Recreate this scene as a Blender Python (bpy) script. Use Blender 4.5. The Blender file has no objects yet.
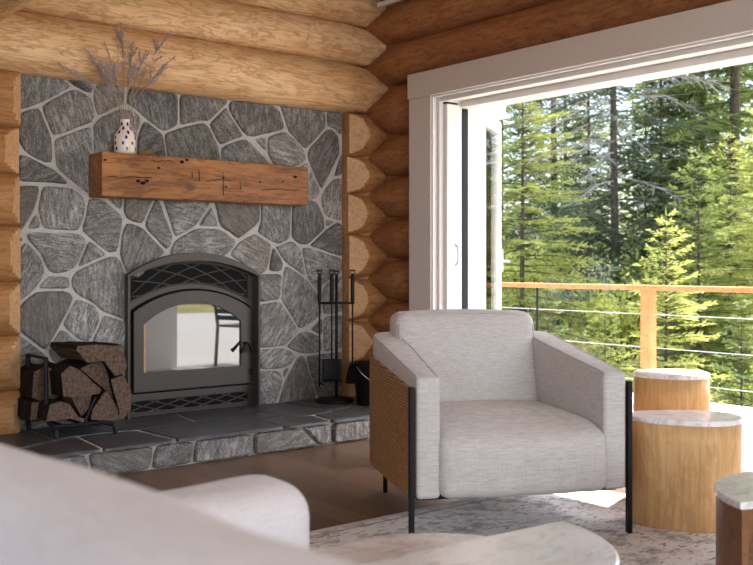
import bpy, bmesh, math, random
from mathutils import Vector, Matrix, noise as mnoise
C = bpy.context.scene.collection
sc = bpy.context.scene
PI = math.pi
# ------------------------------------------------------------------ camera, world, sun, lights, exposure
YAW = math.radians(51.2)                       # view direction measured from +x (along the stone wall)
FW = Vector((math.cos(YAW), math.sin(YAW), 0)); RT = Vector((math.sin(YAW), -math.cos(YAW), 0))
FPX, CX, HY, EYE = 983.0, 376.5, 265.0, 1.05
cd = bpy.data.cameras.new('camera'); cam = bpy.data.objects.new('camera', cd); C.objects.link(cam)
cam.location = (0, 0, EYE); cam.rotation_euler = (PI/2, 0, YAW - PI/2)
cd.sensor_width = 36; cd.lens = 36*FPX/753; cd.shift_y = -(282.5-HY)/753; cd.clip_start = .05; cd.clip_end = 400
cd.dof.use_dof = True; cd.dof.focus_distance = 5.0; cd.dof.aperture_fstop = 4.4
sc.camera = cam
w = bpy.data.worlds.new('sky'); sc.world = w; w.use_nodes = True
wn = w.node_tree.nodes; wl = w.node_tree.links
sky = wn.new('ShaderNodeTexSky'); sky.sky_type = 'NISHITA'; sky.sun_disc = False
sky.sun_elevation = math.radians(57); sky.sun_rotation = math.radians(120); sky.air_density = 1.0; sky.dust_density = 3.0
wn['Background'].inputs['Strength'].default_value = .52
wl.new(sky.outputs[0], wn['Background'].inputs['Color'])
def light(name, typ, loc, energy, color=(1,1,1), look=None, **kw):
    l = bpy.data.lights.new(name, typ); o = bpy.data.objects.new(name, l); C.objects.link(o)
    o.location = loc; l.energy = energy; l.color = color
    for k, v in kw.items(): setattr(l, k, v)
    if look is not None: o.rotation_euler = Vector(look).to_track_quat('-Z', 'Y').to_euler()
    return o
SUN_TO = Vector((.69, .22, 1.155)).normalized()          # towards the sun: high over the deck
light('sun', 'SUN', (8, -4, 12), 15.0, (1, .95, .86), -SUN_TO, angle=math.radians(.6))
# daylight entering through the windows behind and beside the camera
light('daylight_rear', 'AREA', (.6, -3.55, 1.75), 205, (.93, .96, 1), (0.05, 1, -.1), shape='RECTANGLE', size=4.6, size_y=2.2)
light('daylight_west', 'AREA', (-3.35, 1.0, 1.75), 22, (.95, .97, 1), (1, .12, -.1), shape='RECTANGLE', size=3.6, size_y=2.2)
vs = sc.view_settings; vs.view_transform = 'Standard'; vs.look = 'None'; vs.exposure = 0.40; vs.gamma = 1; vs.use_curve_mapping = False
sc.cycles.use_denoising = True; sc.cycles.max_bounces = 8; sc.cycles.diffuse_bounces = 5; sc.cycles.transparent_max_bounces = 12
sc.cycles.sample_clamp_indirect = 6

# ------------------------------------------------------------------ measuring helpers (photograph pixel -> point on a real plane)
def ray(px, py): return FW*FPX + RT*(px-CX) + Vector((0, 0, HY-py))
def at_y(px, py, Y): d = ray(px, py); return Vector((0,0,EYE)) + d*(Y/d.y)
def at_z(px, py, Z): d = ray(px, py); return Vector((0,0,EYE)) + d*((Z-EYE)/d.z)
def cw(r, d, z=0): p = RT*r + FW*d; return Vector((p.x, p.y, z))

# ------------------------------------------------------------------ object helpers
def tag(o, label, cat, group=None, kind=None):
    o['label'] = label; o['category'] = cat
    if group: o['group'] = group
    if kind: o['kind'] = kind
    return o
def obj(name, bm, mat, parent=None, smooth=False, loc=None, rotz=0, subsurf=0, bevel=0):
    me = bpy.data.meshes.new(name)
    bmesh.ops.recalc_face_normals(bm, faces=bm.faces[:])
    bm.to_mesh(me); bm.free()
    for m in (mat if isinstance(mat, (list, tuple)) else [mat]): me.materials.append(m)
    if smooth:
        for p in me.polygons: p.use_smooth = True
        if name == 'log': me.set_sharp_from_angle(angle=math.radians(16))
    o = bpy.data.objects.new(name, me); C.objects.link(o)
    if parent: o.parent = parent
    if loc is not None: o.location = loc
    o.rotation_euler.z = rotz
    if bevel:
        m = o.modifiers.new('bevel', 'BEVEL'); m.width = bevel; m.segments = 2; m.limit_method = 'ANGLE'; m.angle_limit = math.radians(40)
    if subsurf:
        m = o.modifiers.new('sub', 'SUBSURF'); m.levels = subsurf; m.render_levels = subsurf
    return o
def thing(name, label, cat, loc=(0,0,0), rotz=0, group=None):
    o = bpy.data.objects.new(name, None); C.objects.link(o); o.location = loc; o.rotation_euler.z = rotz
    o.empty_display_size = .1
    return tag(o, label, cat, group)
def struct(o): o['kind'] = 'structure'; return o
def B(): return bmesh.new()
def box(bm, x0, x1, y0, y1, z0, z1, mi=0):
    v = [bm.verts.new(p) for p in ((x0,y0,z0),(x1,y0,z0),(x1,y1,z0),(x0,y1,z0),(x0,y0,z1),(x1,y0,z1),(x1,y1,z1),(x0,y1,z1))]
    for f in ((0,3,2,1),(4,5,6,7),(0,1,5,4),(1,2,6,5),(2,3,7,6),(3,0,4,7)):
        bm.faces.new([v[i] for i in f]).material_index = mi
    return bm
def tube(bm, pts, r, n=8, caps=True):
    pts = [Vector(p) for p in pts]; rs = r if isinstance(r, (list, tuple)) else [r]*len(pts)
    rings = []; up = None
    for i, p in enumerate(pts):
        t = (pts[min(i+1, len(pts)-1)] - pts[max(i-1, 0)]).normalized()
        if up is None: up = t.orthogonal().normalized()
        up = (up - t*up.dot(t)).normalized() if (up - t*up.dot(t)).length > 1e-5 else t.orthogonal().normalized()
        s = t.cross(up)
        rings.append([bm.verts.new(p + (up*math.cos(2*PI*k/n) + s*math.sin(2*PI*k/n))*rs[i]) for k in range(n)])
    for a, b in zip(rings, rings[1:]):
        for k in range(n): bm.faces.new((a[k], a[(k+1)%n], b[(k+1)%n], b[k]))
    if caps: bm.faces.new(rings[0][::-1]); bm.faces.new(rings[-1])
    return bm
def lathe(bm, prof, n=32, cx=0, cy=0):
    rings = [[bm.verts.new((cx+r*math.cos(2*PI*k/n), cy+r*math.sin(2*PI*k/n), z)) for k in range(n)] for r, z in prof]
    for a, b in zip(rings, rings[1:]):
        for k in range(n): bm.faces.new((a[k], a[(k+1)%n], b[(k+1)%n], b[k]))
    bm.faces.new(rings[0][::-1]); bm.faces.new(rings[-1]); return bm
def prism(bm, poly, z0, z1):
    a = [bm.verts.new((x, y, z0)) for x, y in poly]; b = [bm.verts.new((x, y, z1)) for x, y in poly]
    n = len(poly)
    for i in range(n): bm.faces.new((a[i], a[(i+1)%n], b[(i+1)%n], b[i]))
    bm.faces.new(a[::-1]); bm.faces.new(b); return bm
def pillow(sx, sy, sz, r, n=(10,10,6), fn=None):
    """rounded box centred at the origin; fn(p) bends it afterwards"""
    bm = B(); h = Vector((sx/2, sy/2, sz/2)); seen = {}
    def vert(p):
        q = Vector([max(-h[i]+r, min(h[i]-r, p[i])) for i in range(3)]); d = p-q
        out = q + d.normalized()*r if d.length > 1e-9 else p.copy()
        k = tuple(round(c, 5) for c in p)
        if k not in seen: seen[k] = bm.verts.new(fn(out) if fn else out)
        return seen[k]
    def ticks(a, m): # denser near the rounded edges
        t = [-a, -a+r*.3, -a+r*.65, -a+r]; mid = [-a+r+(2*a-2*r)*k/m for k in range(1, m)]
        return t + mid + [-x for x in t[::-1]]
    T = [ticks(h[i], n[i]) for i in range(3)]
    for ax in range(3):
        u, v = (ax+1)%3, (ax+2)%3
        for s in (-1, 1):
            for i in range(len(T[u])-1):
                for j in range(len(T[v])-1):
                    q = []
                    for a, b in ((i,j),(i+1,j),(i+1,j+1),(i,j+1)):
                        p = Vector((0,0,0)); p[ax] = s*h[ax]; p[u] = T[u][a]; p[v] = T[v][b]; q.append(vert(p))
                    if len(set(q)) == 4:
                        try: bm.faces.new(q if s > 0 else q[::-1])
                        except ValueError: pass
    return bm

# ------------------------------------------------------------------ materials
class M:
    def __init__(s, name, rough=.7, spec=.3, **kw):
        s.m = bpy.data.materials.new(name); s.m.use_nodes = True; s.n = s.m.node_tree.nodes; s.l = s.m.node_tree.links
        s.p = s.n['Principled BSDF']; s.p.inputs['Roughness'].default_value = rough; s.p.inputs['Specular IOR Level'].default_value = spec
        s._co = {}
    def node(s, t, **kw):
        n = s.n.new(t)
        for k, v in kw.items():
            if k.startswith('i_'): n.inputs[k[2:].replace('_', ' ')].default_value = v
            else: setattr(n, k, v)
        return n
    def co(s, scale=(1,1,1), rot=(0,0,0), src='Object'):
        t = s.node('ShaderNodeTexCoord'); mp = s.node('ShaderNodeMapping')
        mp.inputs['Scale'].default_value = scale; mp.inputs['Rotation'].default_value = rot
        s.l.new(t.outputs[src], mp.inputs[0]); return mp.outputs[0]
    def noise(s, co, scale, detail=4, rough=.55, dist=0):
        n = s.node('ShaderNodeTexNoise'); n.inputs['Scale'].default_value = scale; n.inputs['Detail'].default_value = detail
        n.inputs['Roughness'].default_value = rough; n.inputs['Distortion'].default_value = dist
        s.l.new(co, n.inputs['Vector']); return n.outputs['Fac']
    def ramp(s, f, stops):
        r = s.node('ShaderNodeValToRGB'); e = r.color_ramp.elements
        while len(e) < len(stops): e.new(.5)
        for k, (p, c) in enumerate(stops):
            e[k].position = p; e[k].color = (*c, 1) if not isinstance(c, (int, float)) else (c, c, c, 1)
        s.l.new(f, r.inputs[0]); return r.outputs[0]
    def mix(s, f, a, b, mode='MIX'):
        m = s.node('ShaderNodeMix', data_type='RGBA', blend_type=mode)
        for k, v in (('Factor', f), ('A', a), ('B', b)):
            i = [q for q in m.inputs if q.name == k and (q.type == 'RGBA' if k != 'Factor' else q.type == 'VALUE')][0]
            if isinstance(v, (int, float)): i.default_value = v
            elif isinstance(v, tuple): i.default_value = (*v, 1)
            else: s.l.new(v, i)
        return [q for q in m.outputs if q.type == 'RGBA'][0]
    def math(s, op, a, b=None):
        m = s.node('ShaderNodeMath', operation=op)
        for k, v in ((0, a), (1, b)):
            if v is None: continue
            if isinstance(v, (int, float)): m.inputs[k].default_value = v
            else: s.l.new(v, m.inputs[k])
        return m.outputs[0]
    def color(s, c):
        if isinstance(c, tuple): s.p.inputs['Base Color'].default_value = (*c, 1)
        else: s.l.new(c, s.p.inputs['Base Color'])
        return s
    def bump(s, h, strength=.3, dist=.01):
        b = s.node('ShaderNodeBump'); b.inputs['Strength'].default_value = strength; b.inputs['Distance'].default_value = dist
        s.l.new(h, b.inputs['Height']); s.l.new(b.outputs[0], s.p.inputs['Normal']); return s
def plain(name, c, rough=.6, spec=.3, metal=0):
    m = M(name, rough, spec).color(c); m.p.inputs['Metallic'].default_value = metal
    n = m.noise(m.co(), 35, 3); m.l.new(m.mix(.12, c, m.mix(n, tuple(x*.6 for x in c), tuple(min(1, x*1.35) for x in c))), m.p.inputs['Base Color'])
    return m.m
def wood_log(name, light, dark, line, grain=15, knots=True, rough=.55, stretch=1.0, amount=.55):
    """peeled wood: wavy contour grain along local x, a few knots; differs from log to log"""
    m = M(name, rough, .25)
    oi = m.node('ShaderNodeObjectInfo'); t = m.node('ShaderNodeTexCoord')
    add = m.node('ShaderNodeVectorMath', operation='ADD'); sc_ = m.node('ShaderNodeVectorMath', operation='SCALE')
    comb = m.node('ShaderNodeCombineXYZ'); 
    for k in range(3): m.l.new(oi.outputs['Random'], comb.inputs[k])
    sc_.inputs['Scale'].default_value = 31.7; m.l.new(comb.outputs[0], sc_.inputs[0])
    m.l.new(t.outputs['Object'], add.inputs[0]); m.l.new(sc_.outputs[0], add.inputs[1])
    mp = m.node('ShaderNodeMapping'); mp.inputs['Scale'].default_value = (1.1*stretch, 5, 5); m.l.new(add.outputs[0], mp.inputs[0])
    n1 = m.noise(mp.outputs[0], 1.3, 5, .62, .5)
    s = m.math('SINE', m.math('MULTIPLY', n1, grain*6.28))
    lines = m.ramp(s, [(.35, 0.0), (.95, 1.0)])
    mp2 = m.node('ShaderNodeMapping'); mp2.inputs['Scale'].default_value = (2.2, 40, 40); m.l.new(add.outputs[0], mp2.inputs[0])
    fib = m.noise(mp2.outputs[0], 2.2, 4, .6)
    mp5 = m.node('ShaderNodeMapping'); mp5.inputs['Scale'].default_value = (3.5*stretch, 11, 11); m.l.new(add.outputs[0], mp5.inputs[0])
    mp3 = m.node('ShaderNodeMapping'); mp3.inputs['Scale'].default_value = (1, 2.2, 2.2); m.l.new(add.outputs[0], mp3.inputs[0])
    big = m.noise(mp3.outputs[0], 1.6, 3, .6)
    c = m.mix(m.ramp(big, [(.3, 0.0), (.7, 1.0)]), dark, light)
    c = m.mix(m.math('MULTIPLY', lines, amount), c, line)
    flk = m.noise(mp5.outputs[0], 3.0, 3, .6, .8)
    c = m.mix(m.ramp(flk, [(.55, 0.0), (.63, .38)]), c, line)
    c = m.mix(m.ramp(fib, [(.42, 0.0), (.75, .45)]), c, tuple(x*.55 for x in line))
    if knots:
        v = m.node('ShaderNodeTexVoronoi'); v.inputs['Scale'].default_value = 1.35; v.inputs['Randomness'].default_value = 1
        mp4 = m.node('ShaderNodeMapping'); mp4.inputs['Scale'].default_value = (1.2, 2.0, 2.0); m.l.new(add.outputs[0], mp4.inputs[0])
        m.l.new(mp4.outputs[0], v.inputs['Vector'])
        k = m.ramp(v.outputs['Distance'], [(.035, 1.0), (.075, 0.0)])
        c = m.mix(m.math('MULTIPLY', k, .85), c, (.10, .05, .025))
    m.color(c).bump(m.math('ADD', m.math('MULTIPLY', fib, .6), m.math('MULTIPLY', lines, .3)), .25, .006)
    return m.m
MAT = {}
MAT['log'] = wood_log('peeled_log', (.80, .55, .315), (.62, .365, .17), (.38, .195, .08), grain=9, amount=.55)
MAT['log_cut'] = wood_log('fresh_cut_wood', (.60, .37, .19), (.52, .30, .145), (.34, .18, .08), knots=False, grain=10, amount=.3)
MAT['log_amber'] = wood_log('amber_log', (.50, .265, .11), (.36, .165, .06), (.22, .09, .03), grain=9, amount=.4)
MAT['log_backlit'] = wood_log('shaded_log', (.42, .19, .08), (.29, .118, .047), (.16, .063, .025), grain=9, amount=.4)  # darkened amber log: the window wall's backlit shade is put into the colour
MAT['mantel'] = wood_log('reclaimed_fir', (.42, .19, .07), (.25, .10, .034), (.11, .04, .016), grain=8, rough=.45, stretch=.55)
MAT['ash'] = wood_log('pale_ash_wood', (.66, .41, .19), (.54, .31, .125), (.47, .26, .10), grain=5, knots=False, rough=.45, amount=.4)
MAT['walnut'] = wood_log('brown_wood', (.26, .125, .06), (.20, .09, .042), (.15, .065, .03), grain=5, knots=False, rough=.4, amount=.4)
MAT['rail'] = wood_log('cedar_rail', (.62, .30, .12), (.53, .24, .09), (.42, .17, .06), grain=6, knots=True)
MAT['white'] = plain('white_paint', (.62, .60, .585), .45)
MAT['casing'] = plain('cream_paint', (.56, .51, .48), .5)
MAT['black_iron'] = plain('black_iron', (.008, .008, .009), .55, .2)
MAT['dark_void'] = plain('soot_black', (.01, .01, .01), .9, .1)
MAT['bronze'] = plain('bronze_paint', (.060, .052, .047), .5, .35)
MAT['grille'] = plain('bronze_lattice', (.055, .048, .043), .5, .35)
MAT['blue_dot'] = plain('cobalt_glaze', (.02, .03, .22), .25, .5)
MAT['ceramic'] = plain('cream_glaze', (.78, .67, .57), .3, .5)
MAT['steel'] = plain('steel_wire', (.62, .64, .66), .35, .5, .7)
MAT['stem'] = plain('dry_stem', (.30, .25, .18), .8)
MAT['lavender'] = plain('dried_lavender', (.36, .31, .36), .9)
MAT['twig'] = plain('dry_twig', (.30, .17, .07), .8)
MAT['pale_steel'] = plain('brushed_handle', (.55, .53, .52), .3, .5, .5)

def stone_mat():
    m = M('grey_schist', .6, .35)
    at = m.node('ShaderNodeAttribute', attribute_name='stone_tone'); sp = m.node('ShaderNodeSeparateColor'); m.l.new(at.outputs['Color'], sp.inputs[0])
    t = m.node('ShaderNodeTexCoord'); rot = m.node('ShaderNodeVectorRotate', rotation_type='Y_AXIS')
    m.l.new(t.outputs['Object'], rot.inputs['Vector']); m.l.new(m.math('MULTIPLY', sp.outputs[1], 6.0), rot.inputs['Angle'])
    mp = m.node('ShaderNodeMapping'); mp.inputs['Scale'].default_value = (9, 9, 42); m.l.new(rot.outputs[0], mp.inputs[0])
    streak = m.noise(mp.outputs[0], 1.2, 6, .68, .5)
    mp2 = m.node('ShaderNodeMapping'); mp2.inputs['Scale'].default_value = (1, 1, 2.2); m.l.new(rot.outputs[0], mp2.inputs[0])
    fine = m.noise(mp2.outputs[0], 75, 4, .75); blotch = m.noise(t.outputs['Object'], 6, 4, .6)
    c = m.ramp(streak, [(.33, (.045, .043, .042)), (.50, (.16, .155, .152)), (.66, (.40, .39, .38))])
    c = m.mix(m.ramp(fine, [(.52, 0.0), (.64, .85)]), c, (.52, .51, .50))
    c = m.mix(m.ramp(blotch, [(.35, .55), (.6, 0.0)]), c, (.075, .066, .06))
    v = m.node('ShaderNodeHueSaturation'); m.l.new(c, v.inputs['Color']); m.l.new(m.math('ADD', .62, m.math('MULTIPLY', sp.outputs[0], .72)), v.inputs['Value'])
    c = m.mix(m.math('MULTIPLY', sp.outputs[2], .32), v.outputs[0], (.17, .135, .10))
    m.color(c).bump(m.math('ADD', streak, m.math('MULTIPLY', fine, .4)), .75, .012)
    return m.m
MAT['stone'] = stone_mat()
mo = M('mortar', .9, .1); _n = mo.noise(mo.co(), 60, 4, .7)
MAT['mortar'] = mo.color(mo.ramp(_n, [(.25, (.36, .34, .315)), (.75, (.52, .50, .475))])).bump(_n, .5, .006).m
def fabric(name, a, b, sx=260, warp=.35):
    m = M(name, .92, .08)
    h = m.noise(m.co((7, 7, 90)), 3.2, 3, .6); v = m.noise(m.co((70, 70, 6)), 3.2, 3, .6); f = m.noise(m.co(), sx, 2, .6)
    k = m.math('ADD', m.math('MULTIPLY', h, .5), m.math('ADD', m.math('MULTIPLY', v, .25), m.math('MULTIPLY', f, .25)))
    m.color(m.ramp(k, [(.36, a), (.62, b)])).bump(k, .35, .003)
    m.p.inputs['Sheen Weight'].default_value = .15
    return m.m
MAT['linen'] = fabric('oatmeal_linen', (.40, .37, .352), (.59, .56, .54))
MAT['piping'] = fabric('linen_piping', (.42, .37, .34), (.52, .48, .45))
MAT['sofa'] = fabric('white_boucle', (.55, .515, .525), (.64, .605, .615), 160)
def weave():
    m = M('woven_oak', .55, .25)
    w1 = m.node('ShaderNodeTexWave', wave_type='BANDS', bands_direction='Z'); w1.inputs['Scale'].default_value = 26; w1.inputs['Distortion'].default_value = .6
    w1.inputs['Detail'].default_value = 2; m.l.new(m.co((1, 1, 1)), w1.inputs['Vector'])
    br = m.node('ShaderNodeTexBrick'); br.inputs['Scale'].default_value = 1; br.offset = .5
    br.inputs['Brick Width'].default_value = .035; br.inputs['Row Height'].default_value = .0125; br.inputs['Mortar Size'].default_value = .0016
    br.inputs['Color1'].default_value = (.52, .29, .125, 1); br.inputs['Color2'].default_value = (.40, .20, .08, 1); br.inputs['Mortar'].default_value = (.07, .03, .012, 1)
    t = m.node('ShaderNodeTexCoord'); s_ = m.node('ShaderNodeSeparateXYZ'); m.l.new(t.outputs['Object'], s_.inputs[0])
    cb = m.node('ShaderNodeCombineXYZ'); m.l.new(m.math('ADD', s_.outputs[0], s_.outputs[1]), cb.inputs[0]); m.l.new(s_.outputs[2], cb.inputs[1])
    m.l.new(cb.outputs[0], br.inputs['Vector'])
    n = m.noise(m.co((30, 30, 4)), 2, 3)
    m.color(m.mix(m.ramp(n, [(.3, .35), (.7, 0.0)]), br.outputs['Color'], (.16, .07, .03))).bump(m.math('SUBTRACT', 1, br.outputs['Fac']), .7, .004)
    return m.m
MAT['weave'] = weave()
def planks(name, axis, width, length, cols, gap, rough=.4, gapw=.003):
    m = M(name, rough, .35); br = m.node('ShaderNodeTexBrick'); br.offset = .37
    br.inputs['Scale'].default_value = 1; br.inputs['Brick Width'].default_value = length; br.inputs['Row Height'].default_value = width
    br.inputs['Mortar Size'].default_value = gapw; br.inputs['Bias'].default_value = 0
    br.inputs['Color1'].default_value = (*cols[0], 1); br.inputs['Color2'].default_value = (*cols[1], 1); br.inputs['Mortar'].default_value = (*gap, 1)
    m.l.new(m.co(rot=(0, 0, PI/2 if axis == 'y' else 0)), br.inputs['Vector'])
    g = m.noise(m.co((14, 1, 1) if axis == 'y' else (1, 14, 1)), 5, 5, .65, .3)
    m.color(m.mix(m.ramp(g, [(.35, .5), (.65, 0.0)]), br.outputs['Color'], tuple(x*.55 for x in cols[1]))).bump(m.math('SUBTRACT', 1, br.outputs['Fac']), .25, .003)
    return m.m
MAT['floor'] = planks('walnut_planks', 'y', .15, 1.7, ((.085, .046, .027), (.19, .115, .072)), (.025, .013, .008), .34)
MAT['deck'] = planks('pale_deck_boards', 'y', .14, 3.6, ((.80, .78, .75), (.72, .70, .67)), (.2, .19, .18), .7, .006)
MAT['ceiling'] = planks('pine_ceiling', 'y', .13, 3, ((.66, .48, .30), (.58, .40, .24)), (.3, .18, .1), .6)
MAT['plaster'] = plain('warm_plaster', (.66, .58, .50), .9, .1)
def marble():
    m = M('pale_marble', .22, .5); n = m.noise(m.co(), 4.5, 6, .65, 1.6); n2 = m.noise(m.co((1, 2.5, 1), (0, 0, .6)), 9, 5, .6, 1)
    c = m.ramp(n, [(.34, (.56, .54, .55)), (.45, (.76, .74, .74)), (.65, (.84, .82, .82))])
    c = m.mix(m.ramp(n2, [(.53, 0.0), (.58, .4), (.62, 0.0)]), c, (.30, .28, .29)); m.color(c); return m.m
MAT['marble'] = marble()
def bark(name, a, b):
    m = M(name, .95, .1); n = m.noise(m.co((9, 9, 2.2)), 3, 5, .65); m.color(m.ramp(n, [(.3, a), (.7, b)])).bump(n, .8, .03); return m.m
MAT['bark'] = bark('conifer_bark', (.05, .04, .033), (.16, .13, .11))
MAT['dead'] = bark('grey_dead_wood', (.30, .27, .25), (.56, .52, .48))
MAT['fire_bark'] = bark('firewood_bark', (.008, .006, .005), (.032, .022, .018))
fs = M('split_firewood', .85, .15); _n = fs.noise(fs.co((30, 3, 30)), 2, 5, .6)
MAT['split'] = fs.color(fs.ramp(_n, [(.3, (.035, .022, .016)), (.7, (.17, .11, .08))])).bump(_n, .6, .006).m
def leaf(name, a, b, trans=.42):
    m = M(name, .7, .15); n = m.noise(m.co(), 1.7, 3, .6); oi = m.node('ShaderNodeObjectInfo')
    f = m.noise(m.co(), 14, 2, .6)
    k = m.math('ADD', m.math('MULTIPLY', n, .5), m.math('ADD', m.math('MULTIPLY', f, .35), m.math('MULTIPLY', oi.outputs['Random'], .3)))
    c = m.ramp(k, [(.38, a), (.75, b)]); m.color(c)
    tr = m.node('ShaderNodeBsdfTranslucent'); m.l.new(c, tr.inputs['Color']); mx = m.node('ShaderNodeMixShader'); mx.inputs[0].default_value = trans
    m.l.new(m.p.outputs[0], mx.inputs[1]); m.l.new(tr.outputs[0], mx.inputs[2]); m.l.new(mx.outputs[0], m.n['Material Output'].inputs[0]); return m.m
MAT['needle_dark'] = leaf('dark_needles', (.022, .042, .02), (.13, .18, .08))
MAT['needle_mid'] = leaf('green_needles', (.065, .105, .035), (.34, .41, .14))
MAT['needle_young'] = leaf('young_needles', (.17, .23, .05), (.60, .62, .19))
MAT['needle_grey'] = leaf('greyish_needles', (.07, .10, .055), (.30, .36, .20))
MAT['shrub_leaf'] = leaf('shrub_leaves', (.16, .23, .04), (.60, .64, .18))
MAT['shrub_grey'] = leaf('pale_shrub_leaves', (.22, .27, .17), (.45, .50, .36))
g = M('meadow', .95, .05); _a = g.noise(g.co(), .35, 5, .65); _b = g.noise(g.co(), 5, 5, .7)
_c = g.mix(g.ramp(_a, [(.38, 0.0), (.6, 1.0)]), (.30, .33, .08), (.62, .52, .24))
MAT['ground'] = g.color(g.mix(g.ramp(_b, [(.35, .6), (.62, 0.0)]), _c, (.12, .10, .045))).bump(_b, .8, .1).m
MAT['grass'] = leaf('dry_grass', (.34, .36, .09), (.78, .70, .34), .4)
def rug():
    m = M('distressed_wool', .95, .05); co = m.co()
    t = m.node('ShaderNodeTexCoord'); sx = m.node('ShaderNodeSeparateXYZ'); m.l.new(t.outputs['Object'], sx.inputs[0])
    n1 = m.noise(co, 9, 5, .72, .1); n2 = m.noise(m.co((1, 2.8, 1), (0, 0, .5)), 20, 2, .5, .2); n3 = m.noise(co, 1.8, 3, .6); n4 = m.noise(co, 130, 2, .6)
    v = m.node('ShaderNodeTexVoronoi', feature='DISTANCE_TO_EDGE'); v.inputs['Scale'].default_value = 6
    wv = m.node('ShaderNodeVectorMath', operation='ADD'); nn = m.node('ShaderNodeTexNoise'); nn.inputs['Scale'].default_value = 4
    m.l.new(co, nn.inputs['Vector']); sc_ = m.node('ShaderNodeVectorMath', operation='SCALE'); sc_.inputs['Scale'].default_value = .25
    m.l.new(nn.outputs['Color'], sc_.inputs[0]); m.l.new(co, wv.inputs[0]); m.l.new(sc_.outputs[0], wv.inputs[1]); m.l.new(wv.outputs[0], v.inputs['Vector'])
    base = m.mix(m.ramp(n3, [(.35, 0.0), (.65, 1.0)]), (.70, .68, .67), (.84, .83, .83))
    c = m.mix(m.ramp(n1, [(.50, 0.0), (.60, .6)]), base, (.24, .23, .235))
    c = m.mix(m.ramp(n2, [(.60, 0.0), (.64, .75)]), c, (.16, .16, .19))
    c = m.mix(m.math('MULTIPLY', m.ramp(v.outputs['Distance'], [(.0, 1.0), (.03, 0.0)]), .18), c, (.25, .24, .25))
    # two thin border lines that follow the rug's edges
    ex = m.math('SUBTRACT', m.math('ABSOLUTE', sx.outputs[0]), 1.72); ey = m.math('SUBTRACT', m.math('ABSOLUTE', sx.outputs[1]), 1.42)
    e = m.math('MULTIPLY', m.math('MAXIMUM', ex, ey), -1)
    c = m.mix(m.ramp(e, [(.055, 0.0), (.06, .55), (.072, .55), (.078, 0.0)]), c, (.2, .2, .21))
    c = m.mix(m.ramp(e, [(.0, .8), (.03, .8), (.036, 0.0)]), c, (.58, .53, .49))
    m.color(c).bump(m.math('ADD', n4, m.math('MULTIPLY', n1, .3)), .4, .004); return m.m
MAT['rug'] = rug()
gl = M('fire_glass', .02, 1.0).color((.022, .026, .032)); gl.p.inputs['IOR'].default_value = 2.1; gl.p.inputs['Specular IOR Level'].default_value = .5
MAT['fire_glass'] = gl.m
pg = M('window_glass', .0, .5); _t = pg.node('ShaderNodeBsdfTransparent'); _g = pg.node('ShaderNodeBsdfGlossy'); _g.inputs['Roughness'].default_value = .01
_f = pg.node('ShaderNodeFresnel', i_IOR=1.12); _mx = pg.node('ShaderNodeMixShader'); pg.l.new(_f.outputs[0], _mx.inputs[0]); pg.l.new(_t.outputs[0], _mx.inputs[1]); pg.l.new(_g.outputs[0], _mx.inputs[2])
pg.l.new(_mx.outputs[0], pg.n['Material Output'].inputs[0]); MAT['glass'] = pg.m
sm = M('insect_screen', .9, .05).color((.16, .165, .17)); _t = sm.node('ShaderNodeBsdfTransparent'); _mx = sm.node('ShaderNodeMixShader'); _mx.inputs[0].default_value = .55
sm.l.new(_t.outputs[0], _mx.inputs[1]); sm.l.new(sm.p.outputs[0], _mx.inputs[2]); sm.l.new(_mx.outputs[0], sm.n['Material Output'].inputs[0]); MAT['screen'] = sm.m

# ------------------------------------------------------------------ the room: log walls, floor, ceiling
YF, XF = 5.45, 4.25                                # face of the stone wall, face of the window wall
YC, XC, MM = 5.452, 4.404, .045
FS = [-.22, .08, .37, .666, .96, 1.266, 1.545, 1.80, 2.105, 2.44, 2.71, 2.99, 3.27]         # seams, stone wall side
WS = [-.05, .22, .51, .80, 1.09, 1.37, 1.66, 1.945, 2.285, 2.575, 2.86, 3.15, 3.42]          # seams, window side
SX0, SX1 = 1.80, 4.083
rnd = random.Random(7)
def log_mesh(L, R, seed, cut0=0, cut1=0, seg=.05, n=44, dep=.018, tap=None):
    """log along local x from 0 to L, local -y is the room side; cut0/cut1: hewn flat towards that end"""
    bm = B(); m = max(6, int(L/seg)); rings = []
    for i in range(m+1):
        x = L*i/m; ring = []
        for k in range(n):
            a = 2*PI*k/n; r = R*(1 + .018*mnoise.noise((x*1.7, math.cos(a)*1.2+seed*9, math.sin(a)*1.2)) + .012*mnoise.noise((x*7, math.cos(a)*3+seed*5, math.sin(a)*3)))
            if tap:                                   # hewn to a blunt point where the two walls interlock
                dd_ = (x-tap[0])/(tap[1]-tap[0])
                if dd_ > 0: r *= 1-.16*min(1, dd_)
            y, z = -r*math.cos(a), r*math.sin(a)
            if tap and dd_ > 0: y = max(y, -R*(1-.02*dd_) + abs(z)*(.30+.75*min(1.15, dd_)))
            for cut, dd in ((cut0, x), (cut1, L-x)):
                if cut and dd < cut: y = max(y, -R + .012 + (dep+.052)*(1-dd/cut))
            ring.append(bm.verts.new((x, y, z)))
        rings.append(ring)
    for i in range(m):
        for k in range(n):
            f = bm.faces.new((rings[i][k], rings[i][(k+1)%n], rings[i+1][(k+1)%n], rings[i+1][k]))
            x = L*(i+.5)/m; yc = sum(v.co.y for v in f.verts)/4; zc = sum(v.co.z for v in f.verts)/4
            for cut, dd in ((cut0, x), (cut1, L-x)):
                if cut and dd < cut:
                    pl = -R + .012 + (dep+.052)*(1-dd/cut)
                    if abs(yc-pl) < .006 and yc > -math.sqrt(max(0, R*R-zc*zc))+.004: f.material_index = 1
    bm.faces.new(rings[0][::-1]); bm.faces.new(rings[-1]); return bm
wn_ = struct(bpy.data.objects.new('wall_north', None)); C.objects.link(wn_)
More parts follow.
